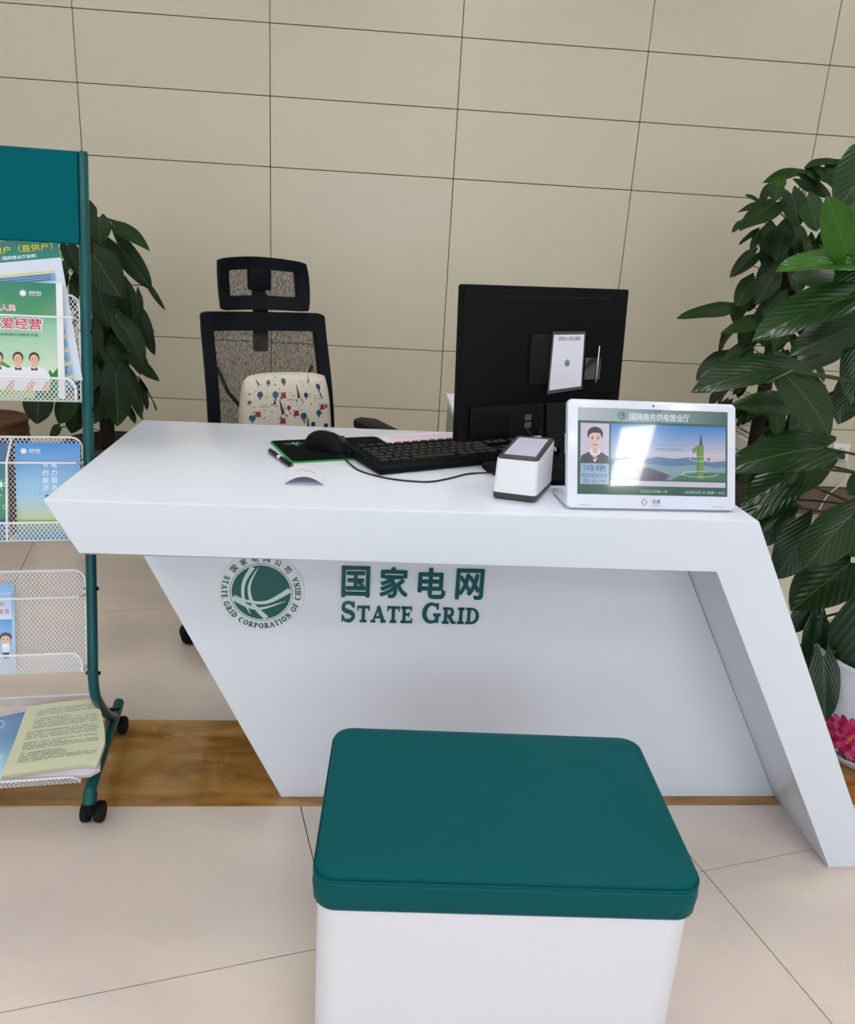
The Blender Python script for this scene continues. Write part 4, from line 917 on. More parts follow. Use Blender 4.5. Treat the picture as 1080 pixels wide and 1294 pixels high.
# white adapter lying behind the stand
ad = empty('white_adapter', (.372, 1.745, HD), .5, 'white plug adapter lying on the desk behind the monitor stand', 'adapter'); bm = new(); box(bm, (-.022, -.013, 0), (.022, .013, .022), bev=.003); obj('adapter_body', bm, 'foam_white', ad, smooth=True)
for dx in (-.006, .006):
    bm = new(); box(bm, (.022, dx-.001, .008), (.034, dx+.001, .014)); obj('prong', bm, 'chrome', ad)
# acrylic holder with card on the monitor back
cardc = MP(.219, .158, .014)+BC
ch = empty('printed_card', cardc, 0, 'white printed card in a clear sleeve on the back of the monitor', 'card')
tq = [(.2195-.219, .214), (.300-.219+.002, .2145), (.304-.219, .1045), (.219-.219-.003, .0985)]
def CP(x, y, z): return me_*x+mv*(y-.158)+mn*z
bm = new(); prism(bm, [CP(x, y, -.0075) for x, y in ((-.007, .090), (.090, .098), (.088, .221), (-.003, .221))], mn*.0035, bev=.001); sl_ = obj('sleeve', bm, 'clear', ch)
bm = new(); prism(bm, [CP(x, y, -.0036) for x, y in reversed(tq)], mn*.0006); obj('card', bm, 'paper', ch)
pr = Print(lambda x, y, z: CP(x, y, -.0028+z))
pr.text('搜索加入网上国网', .042, .206, .0085, R1(60, 60, 66), w=.060); pr.ring(.041, .155, .0065, .0078, R1(60, 130, 120), 20); pr.up(); pr.disc(.041, .155, .0055, R1(50, 125, 118), n=20)
pr.band([(.036, .158), (.040, .154), (.046, .157)], .001, R1(220, 235, 230)); pr.build('card_print', 'print', ch)
bm = new(); prism(bm, [CP(x, y, -.0076) for x, y in ((.095, .118), (.140, .118), (.140, .165), (.095, .165))], mn*.0015); obj('side_pocket', bm, 'clear', ch)
bm = new(); tube(bm, [CP(.128, .112, -.004), CP(.130, .190, -.004)], .0012, 6); obj('pocket_edge', bm, 'chrome', ch)
# ---- evaluation display
DYA, DTI, DW, DH = .069, .345, .315, .193
dP = V((.336, 1.350, HD+.005)); de = V((math.cos(DYA), math.sin(DYA), 0)); db = V((-math.sin(DYA), math.cos(DYA), 0)); dv = V((0, 0, 1))*math.cos(DTI)+db*math.sin(DTI); dnn = de.cross(dv)
dsp = empty('service_display', dP, 0, 'white tilted service display showing a staff photo and landscape', 'screen')
def DP(x, y, z=0): return de*x+dv*y+dnn*z
bm = new(); prism(bm, [DP(x, y, -.012) for x, y in rrect(0, 0, DW, DH, .007, 5)], dnn*.012, bev=.0025); obj('display_shell', bm, 'device_white', dsp, smooth=True)
bm = new(); prism(bm, [V((0, 0, -.002))+de*.0, V((0, 0, -.002))+db*.100, V((0, 0, .006))+db*.100, DP(0, .035, -.013), DP(0, .004, -.013)], de*DW, bev=.002); obj('rear_foot', bm, 'device_white', dsp, smooth=True, label='white wedge shaped rear housing')
pr = Print(lambda x, y, z: DP(DW*(.058+.894*x), DH*(.925-.80*y)+DH*0, .0006+z), lift=.00006)
DG = R1(48, 98, 86)
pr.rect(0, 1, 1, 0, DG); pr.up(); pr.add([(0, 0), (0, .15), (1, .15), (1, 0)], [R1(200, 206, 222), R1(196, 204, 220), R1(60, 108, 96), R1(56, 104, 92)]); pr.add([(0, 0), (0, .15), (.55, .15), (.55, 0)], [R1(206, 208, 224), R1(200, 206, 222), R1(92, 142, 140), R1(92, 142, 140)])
pr.up(); pr.text('国网南充供电营业厅', .54, .088, -.085, R1(228, 238, 242), w=.40, offset=.012)
pr.ring(.288, .083, .024, .028, R1(60, 120, 110), 24, asp=1.82); pr.up(); pr.disc(.288, .083, .021, R1(50, 116, 108), ry=.039, n=24); pr.band([(.272, .09), (.288, .10), (.305, .085)], .004, R1(200, 220, 220)); pr.band([(.286, .050), (.277, .080), (.290, .115)], .005, R1(200, 220, 220)); pr.up()
# staff photo
px0, px1, py0, py1 = .018, .205, .18, .635
pr.rect(px0, py0, px1, py1, R1(216, 206, 232)); pr.up()
X = lambda u: px0+(px1-px0)*u
Y = lambda u: py0+(py1-py0)*u
pr.poly([(X(0), Y(1)), (X(.02), Y(.84)), (X(.25), Y(.74)), (X(.75), Y(.74)), (X(.98), Y(.84)), (X(1), Y(1))], R1(70, 72, 84)); pr.up(); pr.poly([(X(.3), Y(.72)), (X(.5), Y(1)), (X(.72), Y(.72)), (X(.62), Y(.62)), (X(.4), Y(.62))], R1(236, 232, 240)); pr.up()
pr.poly([(X(.42), Y(.5)), (X(.60), Y(.5)), (X(.60), Y(.72)), (X(.51), Y(.8)), (X(.42), Y(.72))], R1(224, 188, 176)); pr.up(); pr.disc(X(.51), Y(.28), .052, R1(58, 50, 56), .088); pr.up(); pr.disc(X(.51), Y(.40), .042, R1(234, 204, 194), .100, 24); pr.up()
pr.poly([(X(.26), Y(.34)), (X(.28), Y(.18)), (X(.5), Y(.10)), (X(.72), Y(.16)), (X(.76), Y(.34)), (X(.66), Y(.25)), (X(.45), Y(.24)), (X(.32), Y(.28))], R1(54, 46, 52))
for ex in (.41, .61): pr.disc(X(ex), Y(.385), .0075, R1(70, 50, 50), .010, 10); pr.band([(X(ex-.06), Y(.335)), (X(ex+.06), Y(.33))], .006, R1(90, 70, 70))
pr.band([(X(.51), Y(.40)), (X(.49), Y(.47)), (X(.53), Y(.475))], .004, R1(210, 170, 160)); pr.band([(X(.43), Y(.53)), (X(.51), Y(.555)), (X(.60), Y(.53))], .012, R1(200, 80, 90)); pr.up()
pr.poly([(X(.38), Y(.80)), (X(.5), Y(.86)), (X(.64), Y(.79)), (X(.66), Y(.93)), (X(.52), Y(.90)), (X(.38), Y(.94))], R1(140, 60, 90)); pr.band([(X(.42), Y(.83)), (X(.6), Y(.9))], .008, R1(220, 190, 210))
pr.rect(px0, .645, px1, .885, R1(150, 186, 206), R1(176, 200, 220)); pr.up(); pr.text('冯艳', (px0+px1)/2, .70, -.07, R1(70, 100, 190), offset=.012); pr.text('国网南充供电', (px0+px1)/2, .785, -.05, R1(70, 100, 180), w=.165); pr.text('营业厅', (px0+px1)/2, .850, -.05, R1(70, 100, 180))
# landscape
a, b = .215, .985
pr.add([(a, .50), (b, .50), (b, .18), (a, .18)], [R1(170, 190, 226), R1(206, 196, 220), R1(44, 132, 208), R1(60, 140, 214)]); pr.add([(a, .82), (b, .82), (b, .50), (a, .50)], [R1(110, 150, 150), R1(80, 130, 110), R1(220, 206, 222), R1(180, 196, 228)]); pr.up()
pr.poly([(a, .60), (.32, .57), (.42, .59), (.52, .55), (.64, .57), (.76, .54), (.88, .60), (b, .58), (b, .66), (a, .68)], R1(96, 128, 172)); pr.up()
pr.poly([(a, .66), (.4, .62), (.6, .66), (.8, .63), (b, .68), (b, .80), (a, .82)], R1(130, 166, 180)); pr.up(); pr.poly([(.40, .70), (.47, .68), (.56, .73), (.62, .77), (.58, .82), (.34, .82)], R1(86, 84, 104)); pr.poly([(.62, .80), (.72, .74), (.86, .72), (b, .72), (b, .82), (.64, .82)], R1(70, 120, 96)); pr.up()
pr.poly([(.787, .80), (.787, .48), (.765, .50), (.755, .45), (.80, .40), (.836, .40), (.836, .80)], R1(112, 152, 76)); pr.up(); pr.poly([(.787, .80), (.80, .40), (.806, .40), (.800, .80)], R1(80, 124, 60)); pr.poly([(.806, .40), (.812, .30), (.818, .26), (.822, .33), (.828, .40)], R1(50, 70, 90))
pr.ring(.805, .565, .0, .0001, R1(240, 240, 240), 8)
for cy_, rx_, ry_ in ((.56, .07, .03), (.74, .12, .035)):
    pr.band([(.81+rx_*math.cos(t_*PI/10), cy_+ry_*math.sin(t_*PI/10)) for t_ in range(-1, 17)], .006, R1(214, 226, 224))
for x_, y_ in ((.86, .55), (.69, .62), (.59, .77), (.92, .715)): pr.rect(x_, y_, x_+.022, y_+.03, R1(130, 120, 130))
pr.text('人民电业为人民 · 服务美好生活', .60, .46, -.028, R1(70, 100, 150), w=.19); pr.band([(.50, .415), (.72, .415)], .004, R1(90, 130, 180))
pr.rect(a, .835, b, .895, R1(214, 206, 226)); pr.text('今日已办件数: 1件', .50, .955, -.036, R1(200, 222, 220), w=.19); pr.text('2020年6月1日 星期一 8:32', .845, .955, -.036, R1(200, 222, 220), w=.27)
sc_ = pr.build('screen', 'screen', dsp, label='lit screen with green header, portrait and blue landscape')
pr = Print(lambda x, y, z: DP(x, y, .0004+z))
dmx, dmy = .1425, .0115
pr.poly([(dmx-.0062, dmy), (dmx, dmy-.0062), (dmx+.0062, dmy), (dmx, dmy+.0062)], R1(90, 90, 110)); pr.up(); pr.poly([(dmx-.0046, dmy), (dmx, dmy-.0046), (dmx+.0046, dmy), (dmx, dmy+.0046)], R1(226, 229, 242)); pr.up()
pr.text('乐度', dmx+.0225, dmy+.0015, .0072, R1(96, 96, 112), offset=.01); pr.text('LEDU', dmx+.023, dmy-.0055, .0024, R1(110, 110, 126), w=.016)
pr.rect(.022, .0048, .044, .0054, R1(120, 120, 140)); pr.rect(DW-.042, .0048, DW-.020, .0054, R1(120, 120, 140)); pr.disc(DW*.503, DH*.957, .0018, R1(14, 14, 18)); pr.build('bezel_print', 'print', dsp)

# ================================================================ OFFICE CHAIR
CY = math.radians(25); chair = empty('office_chair', (-.26, 2.377, 0), CY, 'black high-back mesh office chair with headrest behind the desk', 'chair')
def BK(x, t, d=0):     # back surface: t height 0..1 (z .44 -> .965), d towards the sitter (-y)
    z = .44+.525*t; y = .195+.095*t-.03*math.sin(PI*min(t*1.1, 1))+ (x/.21)**2*-.022
    return V((x, y-d, z))
def frame_ring(bm, fn, outer, inner, th, n=6):
    A = [fn(x, y, th/2) for x, y in outer]; B = [fn(x, y, th/2) for x, y in inner]; A2 = [fn(x, y, -th/2) for x, y in outer]; B2 = [fn(x, y, -th/2) for x, y in inner]
    R_ = [[bm.verts.new(p_) for p_ in r_] for r_ in (A, B, B2, A2)]; m_ = len(outer)
    for a_ in range(4):
        P_, Q_ = R_[a_], R_[(a_+1) % 4]
        for k in range(m_): bm.faces.new((P_[k], P_[(k+1) % m_], Q_[(k+1) % m_], Q_[k]))
def dens(pts, n=6):
    out = []
    for i in range(len(pts)):
        a, b = V(pts[i]), V(pts[(i+1) % len(pts)])
        m_ = max(1, int((b-a).length/.05)); out += [tuple(a.lerp(b, k/m_)) for k in range(m_)]
    return out
def rr2(x0, y0, x1, y1, r, m_, n=4):
    """rounded rect with fixed sampling: n per corner, m_ per side"""
    P_ = rrect(x0, y0, x1, y1, r, n); out = []
    for i in range(4):
        seg = P_[i*(n+1):(i+1)*(n+1)]; nxt = P_[((i+1)*(n+1)) % len(P_)]; out += seg; a, b = V(seg[-1]), V(nxt)
        out += [tuple(a.lerp(b, k/(m_+1))) for k in range(1, m_+1)]
    return out
fnb = lambda x, y, d: BK(x*(1-.04*(y)), y, d)
bm = new(); frame_ring(bm, fnb, rr2(-.205, 0, .205, 1.0, .022, 8), rr2(-.168, .03, .168, .895, .008, 8), .026); obj('back_frame', bm, 'frame', chair, smooth=True, angle=.9)
bm = new(); nx, ny = 12, 16; G = [[bm.verts.new(fnb(-.172+.344*i/nx, .02+.885*j/ny, .0)) for i in range(nx+1)] for j in range(ny+1)]
for j in range(ny):
    for i in range(nx): bm.faces.new((G[j][i], G[j][i+1], G[j+1][i+1], G[j+1][i]))
obj('back_mesh', bm, 'mesh', chair, smooth=True, label='see-through black mesh')
fnh = lambda x, y, d: V(((x+.006)*(1-.10*(x > 0)*(1-math.sin(PI*max(0, min(1, y)))**.6)), .290+.030*y-.06*(x/.15)**2+.01+.012*math.sin(PI*y)-d, .972+.158*y-.010*(x/.14)**2*y))
bm = new(); frame_ring(bm, fnh, rr2(-.146, 0, .140, 1.0, .03, 5), rr2(-.110, .26, .106, .76, .012, 5), .030)
for v in bm.verts:
    if abs(v.co.x) > .1: v.co.z += 0
hr = obj('headrest', bm, 'frame', chair, smooth=True, angle=.9)
bm = new(); G = [[bm.verts.new(fnh(-.114+.224*i/8, .24+.54*j/4, 0)) for i in range(9)] for j in range(5)]
for j in range(4):
    for i in range(8): bm.faces.new((G[j][i], G[j][i+1], G[j+1][i+1], G[j+1][i]))
obj('headrest_mesh', bm, 'mesh', hr, smooth=True)
bm = new(); prism(bm, [(x, .315, z) for x, z in rrect(-.024, .84, .024, 1.02, .006, 3)], (0, .012, 0), bev=.002); prism(bm, [(x, .332, z) for x, z in rrect(-.022, 1.0, .022, 1.12, .006, 3)], (0, .012, 0), bev=.002)
box(bm, (-.035, .318, 1.03), (.035, .346, 1.10), bev=.004)
for v in bm.verts: v.co.y -= .012
obj('headrest_bracket', bm, 'frame', chair, smooth=True)
bm = new(); box(bm, (-.03, .19, .40), (.03, .225, .90), bev=.005)
for v in bm.verts: v.co.y += (v.co.z-.4)*.20+.035
for v in bm.verts:
    if v.co.z > .7: v.co.x *= .5
bm.free()
bm = new(); tube(bm, [(0, .10, .40), (0, .22, .42), (0, .265, .50), (0, .285, .62)], [.03, .03, .026, .012], 10); obj('back_support', bm, 'frame', chair, smooth=True)
for sx in (-1, 1):
    bm = new(); tube(bm, [(sx*.02, .27, .60), (sx*.12, .262, .72), (sx*.155, .252, .80)], .006, 8); obj('back_brace', bm, 'frame', chair, smooth=True, label='slanting rib of the back support')
bm = new(); pillow(bm, -.245, -.25, .245, .22, [(.03, .415), (.01, .425), (0, .44), (0, .46), (.008, .475), (.025, .485)], .07, dome=.012)
obj('seat', bm, 'seatcloth', chair, smooth=True, angle=1.3)
for sx in (-1, 1):
    bm = new(); tube(bm, [(sx*.20, .02, .415), (sx*.275, .02, .42), (sx*.29, .02, .50), (sx*.275, .02, .625)], [.016, .018, .016, .018], 10); ar = obj('armrest_post', bm, 'frame', chair, smooth=True)
    bm = new(); prism(bm, [(x, y, .628) for x, y in rrect(sx*.275-.038, -.14, sx*.275+.038, .12, .034, 5)], (0, 0, .024), bev=.008, seg=3)
    obj('armrest', bm, 'black', chair, smooth=True)
bm = new(); lathe(bm, [(.05, .37), (.05, .415)], 20); lathe(bm, [(.026, .10), (.026, .25), (.018, .25), (.018, .37)], 16); obj('gas_lift', bm, 'black', chair, smooth=True)
CR = .315; A0 = math.radians(201)-CY
for i in range(5):
    a = A0+i*2*PI/5; d = V((math.cos(a), math.sin(a), 0)); bm = new(); tube(bm, [d*.02+V((0, 0, .115)), d*.16+V((0, 0, .098)), d*CR+V((0, 0, .075))], [.03, .022, .015], 10); obj('base_spoke', bm, 'black', chair, smooth=True)
    c = d*CR; bm = new(); tube(bm, [c+V((0, 0, .03)), c+V((0, 0, .078))], .009, 8); k_ = obj('caster', bm, 'black', chair)
    s_ = V((-d.y, d.x, 0)); rm = s_.to_track_quat('Z', 'Y').to_matrix().to_4x4()
    for q_ in (-.015, .015):
        bm = new(); lathe(bm, [(.014, -.009), (.026, -.009), (.0285, -.005), (.0285, .005), (.026, .009), (.014, .009)], 20); bm.transform(Matrix.Translation(c+s_*q_+V((0, 0, .0287))) @ rm); obj('wheel', bm, 'black_soft', k_, smooth=True)
# cushion against the back
cs = empty('lumbar_cushion', chair.matrix_basis @ V((.035, .15, .50)), CY, 'cream cushion with tower and balloon motifs leaning on the chair back', 'cushion')
def cush(u, v, side=1):     # u,v in -1..1
    wd = .158*(1-.08*(v+1)/2*1.2) ; k = .35
    x = wd*u*math.sqrt(1-.5*k*v*v*abs(v)); z = .145+.15*v*math.sqrt(1-.5*k*u*u*abs(u)); e_ = max(0, (1-abs(u)**2.6)*(1-abs(v)**2.6))**.45
    return V((x, -side*.055*e_+.018*z/.29, z))
bm = new(); n = 22
for side in (1, -1):
    G = [[bm.verts.new(cush(-1+2*i/n, -1+2*j/n, side*(1 if side == 1 else .6))) for i in range(n+1)] for j in range(n+1)]
    for j in range(n):
        for i in range(n): bm.faces.new((G[j][i], G[j][i+1], G[j+1][i+1], G[j+1][i]))
bmesh.ops.remove_doubles(bm, verts=bm.verts[:], dist=1e-5); obj('cushion_cover', bm, 'cushion', cs, smooth=True, angle=2)
pr = Print(lambda x, y, z: cush(x/.158, y/.15)+V((0, -.0012-z, .0)))
NV, RD, BKc, TL = R1(28, 52, 84), R1(150, 44, 60), R1(50, 48, 50), R1(40, 90, 110)
def tower(x, y, h, a=0):
    P_ = [(-.28, 0), (-.16, 0), (-.1, .2), (.1, .2), (.16, 0), (.28, 0), (.07, .5), (.02, 1), (-.02, 1), (-.07, .5)]; ca, sa = math.cos(a), math.sin(a)
    pr.poly([(x+(px_*ca-py_*sa)*h, y+(px_*sa+py_*ca)*h) for px_, py_ in P_[2:3]+P_[3:4]+P_[6:]], BKc); pr.poly([(x+(px_*ca-py_*sa)*h, y+(px_*sa+py_*ca)*h) for px_, py_ in P_[0:3]], BKc); pr.poly([(x+(px_*ca-py_*sa)*h, y+(px_*sa+py_*ca)*h) for px_, py_ in P_[3:6]], BKc)
for x, y, h, a in ((.030, .068, .050, .1), (-.025, .02, .056, .25), (.055, -.035, .052, -.05), (-.09, -.06, .05, .1), (.0, -.10, .05, -.2)): tower(x, y, h, a)
for x, y, r_, c_ in ((-.103, .092, .0095, NV), (-.052, .090, .0105, TL), (.108, .112, .009, NV), (.042, .022, .0115, TL), (-.126, .020, .010, TL), (.098, .030, .010, TL), (.124, -.016, .009, NV), (-.085, -.035, .009, NV), (-.035, -.038, .0105, NV), (.02, -.06, .010, TL), (.09, -.07, .01, NV), (-.05, -.1, .01, TL)):
    pr.disc(x, y, r_, c_, n=14); pr.poly([(x-r_*.35, y-r_*1.5), (x+r_*.35, y-r_*1.5), (x, y-r_*.6)], c_)
for x, y in ((-.026, .085), (-.11, .03), (.016, .03), (-.03, .008), (.112, .045), (-.06, -.06), (.06, -.09)):
    pr.poly([(x-.011, y-.006), (x+.011, y-.006), (x+.008, y+.008), (x-.004, y+.010)], RD); pr.rect(x-.014, y+.009, x+.012, y+.0105, BKc)
for x, y, h, a in ((-.105, .115, .030, .5), (.07, .118, .030, -.4), (-.06, .055, .034, -.3), (.115, .075, .030, .3)): tower(x, y, h, a)
for x, y, r_, c_ in ((-.02, .128, .0085, NV), (-.075, .126, .007, TL), (.055, .086, .008, NV), (-.008, .05, .007, RD), (.075, -.005, .008, NV), (.13, .05, .006, RD), (-.135, .07, .006, RD)):
    pr.disc(x, y, r_, c_, n=12); pr.poly([(x-r_*.35, y-r_*1.5), (x+r_*.35, y-r_*1.5), (x, y-r_*.6)], c_)
for i in range(150):
    x, y = random.uniform(-.14, .14), random.uniform(-.135, .14); pr.disc(x, y, random.uniform(.0012, .0026), random.choice((BKc, RD, NV, BKc)), n=7)
for x, y in ((-.09, .055), (.10, .075), (.0, .073), (-.075, -.01)): pr.band([(x-.016, y), (x, y+.002), (x+.016, y-.001)], .0014, BKc)
pr.build('printed_motifs', 'print', cs, kind='stuff')

# ================================================================ PLANTS
def leaf_mesh(seed, fold=.22, droop=.25, lobe=.13, curl=.06):
    rnd = random.Random(seed); bm = new(); n, m_ = 12, 4
    G = []
    for i in range(n+1):
        t_ = i/n; hw = .5*((math.sin(PI*min(1, (t_*.93+.07))**.72))**.72) if t_ < .999 else .0
        hw = .5*min(1, .62+1.6*t_)*max(0, math.sin(PI*(t_*.88+.12)**.80))**.62
        hw *= (1-max(0, t_-.75)**2*4.0) if t_ > .75 else 1
        if i == n: hw = .004
        row = []
        for j in range(-m_, m_+1):
            s_ = j/m_; x = s_*hw; y = t_-lobe*(abs(s_)**1.2*1.9-abs(s_)**3*.9)*(1-t_)**3*1.5
            z = fold*abs(x)*(1-.5*abs(s_))-droop*t_*t_+curl*math.sin(7*t_+seed+2*s_)*abs(s_)*.5
            row.append(bm.verts.new((x, y, z)))
        G.append(row)
    for i in range(n):
        for j in range(2*m_): bm.faces.new((G[i][j], G[i][j+1], G[i+1][j+1], G[i+1][j]))
    me = mesh_of(bm, 'leaf', smooth=True); return me
LV = {}
for kind in ('leaf_far', 'leaf_left', 'leaf_near', 'leaf_bright'):
    LV[kind] = []
    for k in range(6):
        me = leaf_mesh(k*1.7+len(kind), fold=random.choice((.15, .25, .35, -.12)), droop=random.choice((.1, .2, .32)), lobe=random.uniform(.1, .16), curl=random.uniform(.03, .09)); me.materials.append(M[kind]); LV[kind].append(me)
def put_leaf(root, base, tip, width, kind, nrm=None, twist=0):
    base, tip = V(base), V(tip); y = (tip-base); L = y.length; y.normalize()
    n_ = nrm if nrm is not None else ((CAM-base).normalized()*.8+V((0, 0, .55))+V((random.uniform(-.35, .35), random.uniform(-.2, .2), random.uniform(-.2, .3))))
    x = y.cross(n_).normalized(); z = x.cross(y).normalized()
    o = bpy.data.objects.new('leaf', random.choice(LV[kind])); C.objects.link(o); o.parent = root
    loc = base-root.location
    m4 = Matrix(((x.x*width, y.x*L, z.x*L*.8, loc.x), (x.y*width, y.y*L, z.y*L*.8, loc.y), (x.z*width, y.z*L, z.z*L*.8, loc.z), (0, 0, 0, 1)))
    o.matrix_local = m4; return o
def px_leaves(root, lst, Yd, kind, trunk, spread=.12, petiole=None, stems=None, thick=.0022):
    for it in lst:
        bx, by, tx, ty, wp = it[:5]; Yb = it[5] if len(it) > 5 and it[5] else Yd+random.uniform(-spread, spread); kd = it[6] if len(it) > 6 else kind
        b_ = at(bx, by, Yb); dd = (at(tx, ty, Yb)-b_).length; t_ = at(tx, ty, Yb-dd*random.uniform(.15, .45)); wd = wp*Yb/F_PX*1.02
        put_leaf(root, b_, t_, wd, kd)
        tp = V((trunk[0]+random.uniform(-.02, .02), trunk[1]+random.uniform(-.02, .02), min(max(b_.z-random.uniform(.0, .14), trunk[2]), trunk[3])))
        pts = catmull([tp, tp.lerp(b_, .5)+V((0, 0, .02)), b_], 5)
        if petiole: bm = new(); tube(bm, [p_-root.location for p_ in pts], thick, 7); obj('petiole', bm, 'stem', root, smooth=True)
        else: tube(stems, [p_-root.location for p_ in pts], thick, 6)
def fill(root, n_, ctr, rx, ry, z0, z1, kind, stems, size=(.09, .14)):
    for i in range(n_):
        a = random.uniform(0, 2*PI); k_ = math.sqrt(random.uniform(.05, 1)); z = random.uniform(z0, z1); d = V((math.cos(a), math.sin(a), 0)); b_ = V((ctr[0]+d.x*rx*k_, ctr[1]+d.y*ry*k_, z))
        L = random.uniform(*size); t_ = b_+d*L*random.uniform(.3, .6)+V((0, 0, -L*random.uniform(.5, .9))); put_leaf(root, b_, t_, L*random.uniform(.6, .75), kind, nrm=d+V((0, 0, .6))+V((random.uniform(-.4, .4), random.uniform(-.4, .4), 0)))
        tube(stems, [V((ctr[0], ctr[1], z-.05))-root.location, b_-root.location], .002, 5)
# --- left plant
lp_c = V((-1.10, 3.28, 0)); LP = empty('pothos_plant', lp_c, 0, 'dark climbing pothos in a brown pot behind the brochure rack', 'plant')
bm = new(); lathe(bm, [(.11, 0), (.15, .03), (.175, .18), (.165, .33), (.18, .36), (.168, .37), (.155, .33), (.15, .30)], 32, cap=False); bm.faces.new([v for v in bm.verts][:32][::-1]); obj('pot', bm, 'darkpot', LP, smooth=True)
bm = new(); lathe(bm, [(.153, .30), (.153, .325), (.01, .335)], 32); obj('soil', bm, 'soil', LP)
bm = new(); tube(bm, [(0, 0, .30), (.0, 0, 1.17)], .028, 14); obj('climbing_pole', bm, 'pole', LP, smooth=True)
LL = [(142, 283, 190, 311, 22), (125, 275, 127, 305, 26), (110, 258, 114, 284, 20), (125, 305, 152, 332, 22), (148, 308, 190, 362, 27), (188, 361, 207, 390, 7), (118, 322, 152, 373, 42, 3.0), (125, 366, 135, 413, 34), (155, 358, 163, 402, 22), (172, 370, 177, 403, 16), (178, 398, 192, 446, 17), (148, 402, 186, 456, 32, 3.0), (163, 449, 198, 477, 16), (135, 438, 155, 471, 27), (146, 470, 151, 536, 40, 2.95), (160, 471, 182, 521, 19), (118, 408, 122, 452, 20), (50, 497, 45, 535, 36, 3.0), (60, 316, 25, 320, 16), (85, 310, 98, 340, 22), (90, 500, 70, 535, 30), (100, 515, 92, 548, 26), (128, 500, 120, 535, 22), (75, 540, 60, 552, 16, 3.1)]
stems = new(); px_leaves(LP, LL, 3.12, 'leaf_left', (lp_c.x, lp_c.y, .4, 1.15), spread=.08, stems=stems)
fill(LP, 46, (lp_c.x, lp_c.y), .16, .13, .52, 1.16, 'leaf_left', stems, size=(.10, .15))
obj('stems', stems, 'stem', LP, smooth=True, kind='stuff', label='thin green-brown stems')
# --- brown woven basket planter at the far left
bp = at(-2, 560, 3.2); BPk = empty('rattan_basket', (bp.x-.05, 3.2, 0), 0, 'brown woven basket behind the rack at the left edge', 'basket')
bm = new(); prof = []
for i in range(26): z = i*.018; prof.append((.125+.035*math.sin(z/.45*PI*.6)+(.004 if i % 2 else 0), z))
lathe(bm, prof+[(prof[-1][0]-.012, .45), (.10, .43)], 36); obj('woven_body', bm, 'basket', BPk, smooth=True, angle=.3)
bm = new(); tube(bm, [(.157*math.cos(2*PI*i/30), .157*math.sin(2*PI*i/30), .452) for i in range(30)], .009, 8, closed=True); obj('woven_rim', bm, 'basket', BPk, smooth=True)
# --- far right plant
fr_c = V((1.62, 3.35, 0)); FP = empty('pothos_plant', fr_c, 0, 'tall twiggy pothos against the wall, right of the monitor', 'plant')
bm = new(); lathe(bm, [(.11, 0), (.14, .03), (.16, .30), (.17, .32), (.158, .325), (.145, .28)], 32, cap=False); bm.faces.new([v for v in bm.verts][:32][::-1]); obj('pot', bm, 'darkpot', FP, smooth=True)
bm = new(); lathe(bm, [(.146, .27), (.146, .29), (.01, .30)], 32); obj('soil', bm, 'soil', FP)
bm = new(); tube(bm, [(0, 0, .28), (0, 0, 1.30)], .028, 14); obj('climbing_pole', bm, 'pole', FP, smooth=True)
FL = [(1052, 205, 1019, 206, 15), (1045, 208, 1066, 202, 11), (1043, 211, 1069, 221, 13), (1018, 217, 969, 218, 19), (1022, 212, 1041, 226, 18), (1012, 226, 1054, 246, 20), (1038, 224, 1067, 226, 12), (986, 227, 975, 246, 18, 0, 'leaf_bright'), (973, 234, 959, 254, 14), (983, 238, 978, 252, 20), (957, 254, 943, 245, 6), (956, 257, 932, 267, 8), (979, 256, 934, 287, 36), (937, 280, 925, 291, 9), (958, 290, 934, 303, 9), (981, 286, 976, 324, 40), (958, 296, 948, 318, 10), (954, 321, 924, 347, 20), (986, 324, 957, 358, 25), (952, 353, 930, 385, 26), (978, 348, 955, 382, 26), (924, 388, 864, 391, 21), (960, 402, 911, 419, 25), (952, 431, 917, 444, 16), (918, 452, 880, 477, 30, 0, 'leaf_near'), (934, 444, 905, 463, 15), (952, 447, 935, 463, 18), (1000, 245, 1012, 285, 30), (1020, 250, 1035, 290, 30), (1000, 290, 1020, 320, 30), (985, 370, 965, 400, 28), (1000, 400, 975, 440, 28), (1030, 215, 1060, 236, 16)]
stems = new(); px_leaves(FP, FL, 3.2, 'leaf_far', (fr_c.x, fr_c.y, .5, 1.34), spread=.1, stems=stems)
fill(FP, 60, (fr_c.x, fr_c.y-.02), .20, .16, .62, 1.34, 'leaf_far', stems, size=(.09, .14)); fill(FP, 26, (fr_c.x, fr_c.y-.02), .22, .16, .36, .66, 'leaf_far', stems, size=(.10, .15))
obj('stems', stems, 'stem', FP, smooth=True, kind='stuff', label='bare brown twigs and stems')
# --- near right plant in a white pot
np_c = V((1.34, 1.79, 0)); NPl = empty('broadleaf_pothos_plant', np_c, 0, 'large-leaved glossy pothos in a white flowered pot, right of the desk', 'plant')
def potr(z): return .150+.055*math.sin(min(z/.40, 1)*PI*.62)**.8
bm = new(); pf = [(.14, 0.012)]+[(potr(z/20*.25+.012), .012+z/20*.25) for z in range(1, 21)]+[(.205, .27), (.198, .278), (.185, .27), (.18, .21)]
lathe(bm, pf, 48, cap=False); pot = obj('pot', bm, 'pot_white', NPl, smooth=True, label='white ceramic pot painted with a pink chrysanthemum')
bm = new(); lathe(bm, [(.12, .012), (.0, .012)][:1]+[(.001, .012)], 48, cap=False); bm.free()
bm = new(); lathe(bm, [(.10, 0), (.165, .003), (.18, .022), (.172, .022), (.16, .010), (.01, .010)], 48); obj('saucer', bm, 'pot_white', NPl, smooth=True)
bm = new(); lathe(bm, [(.181, .215), (.181, .23), (.01, .24)], 40); obj('soil', bm, 'soil', NPl)
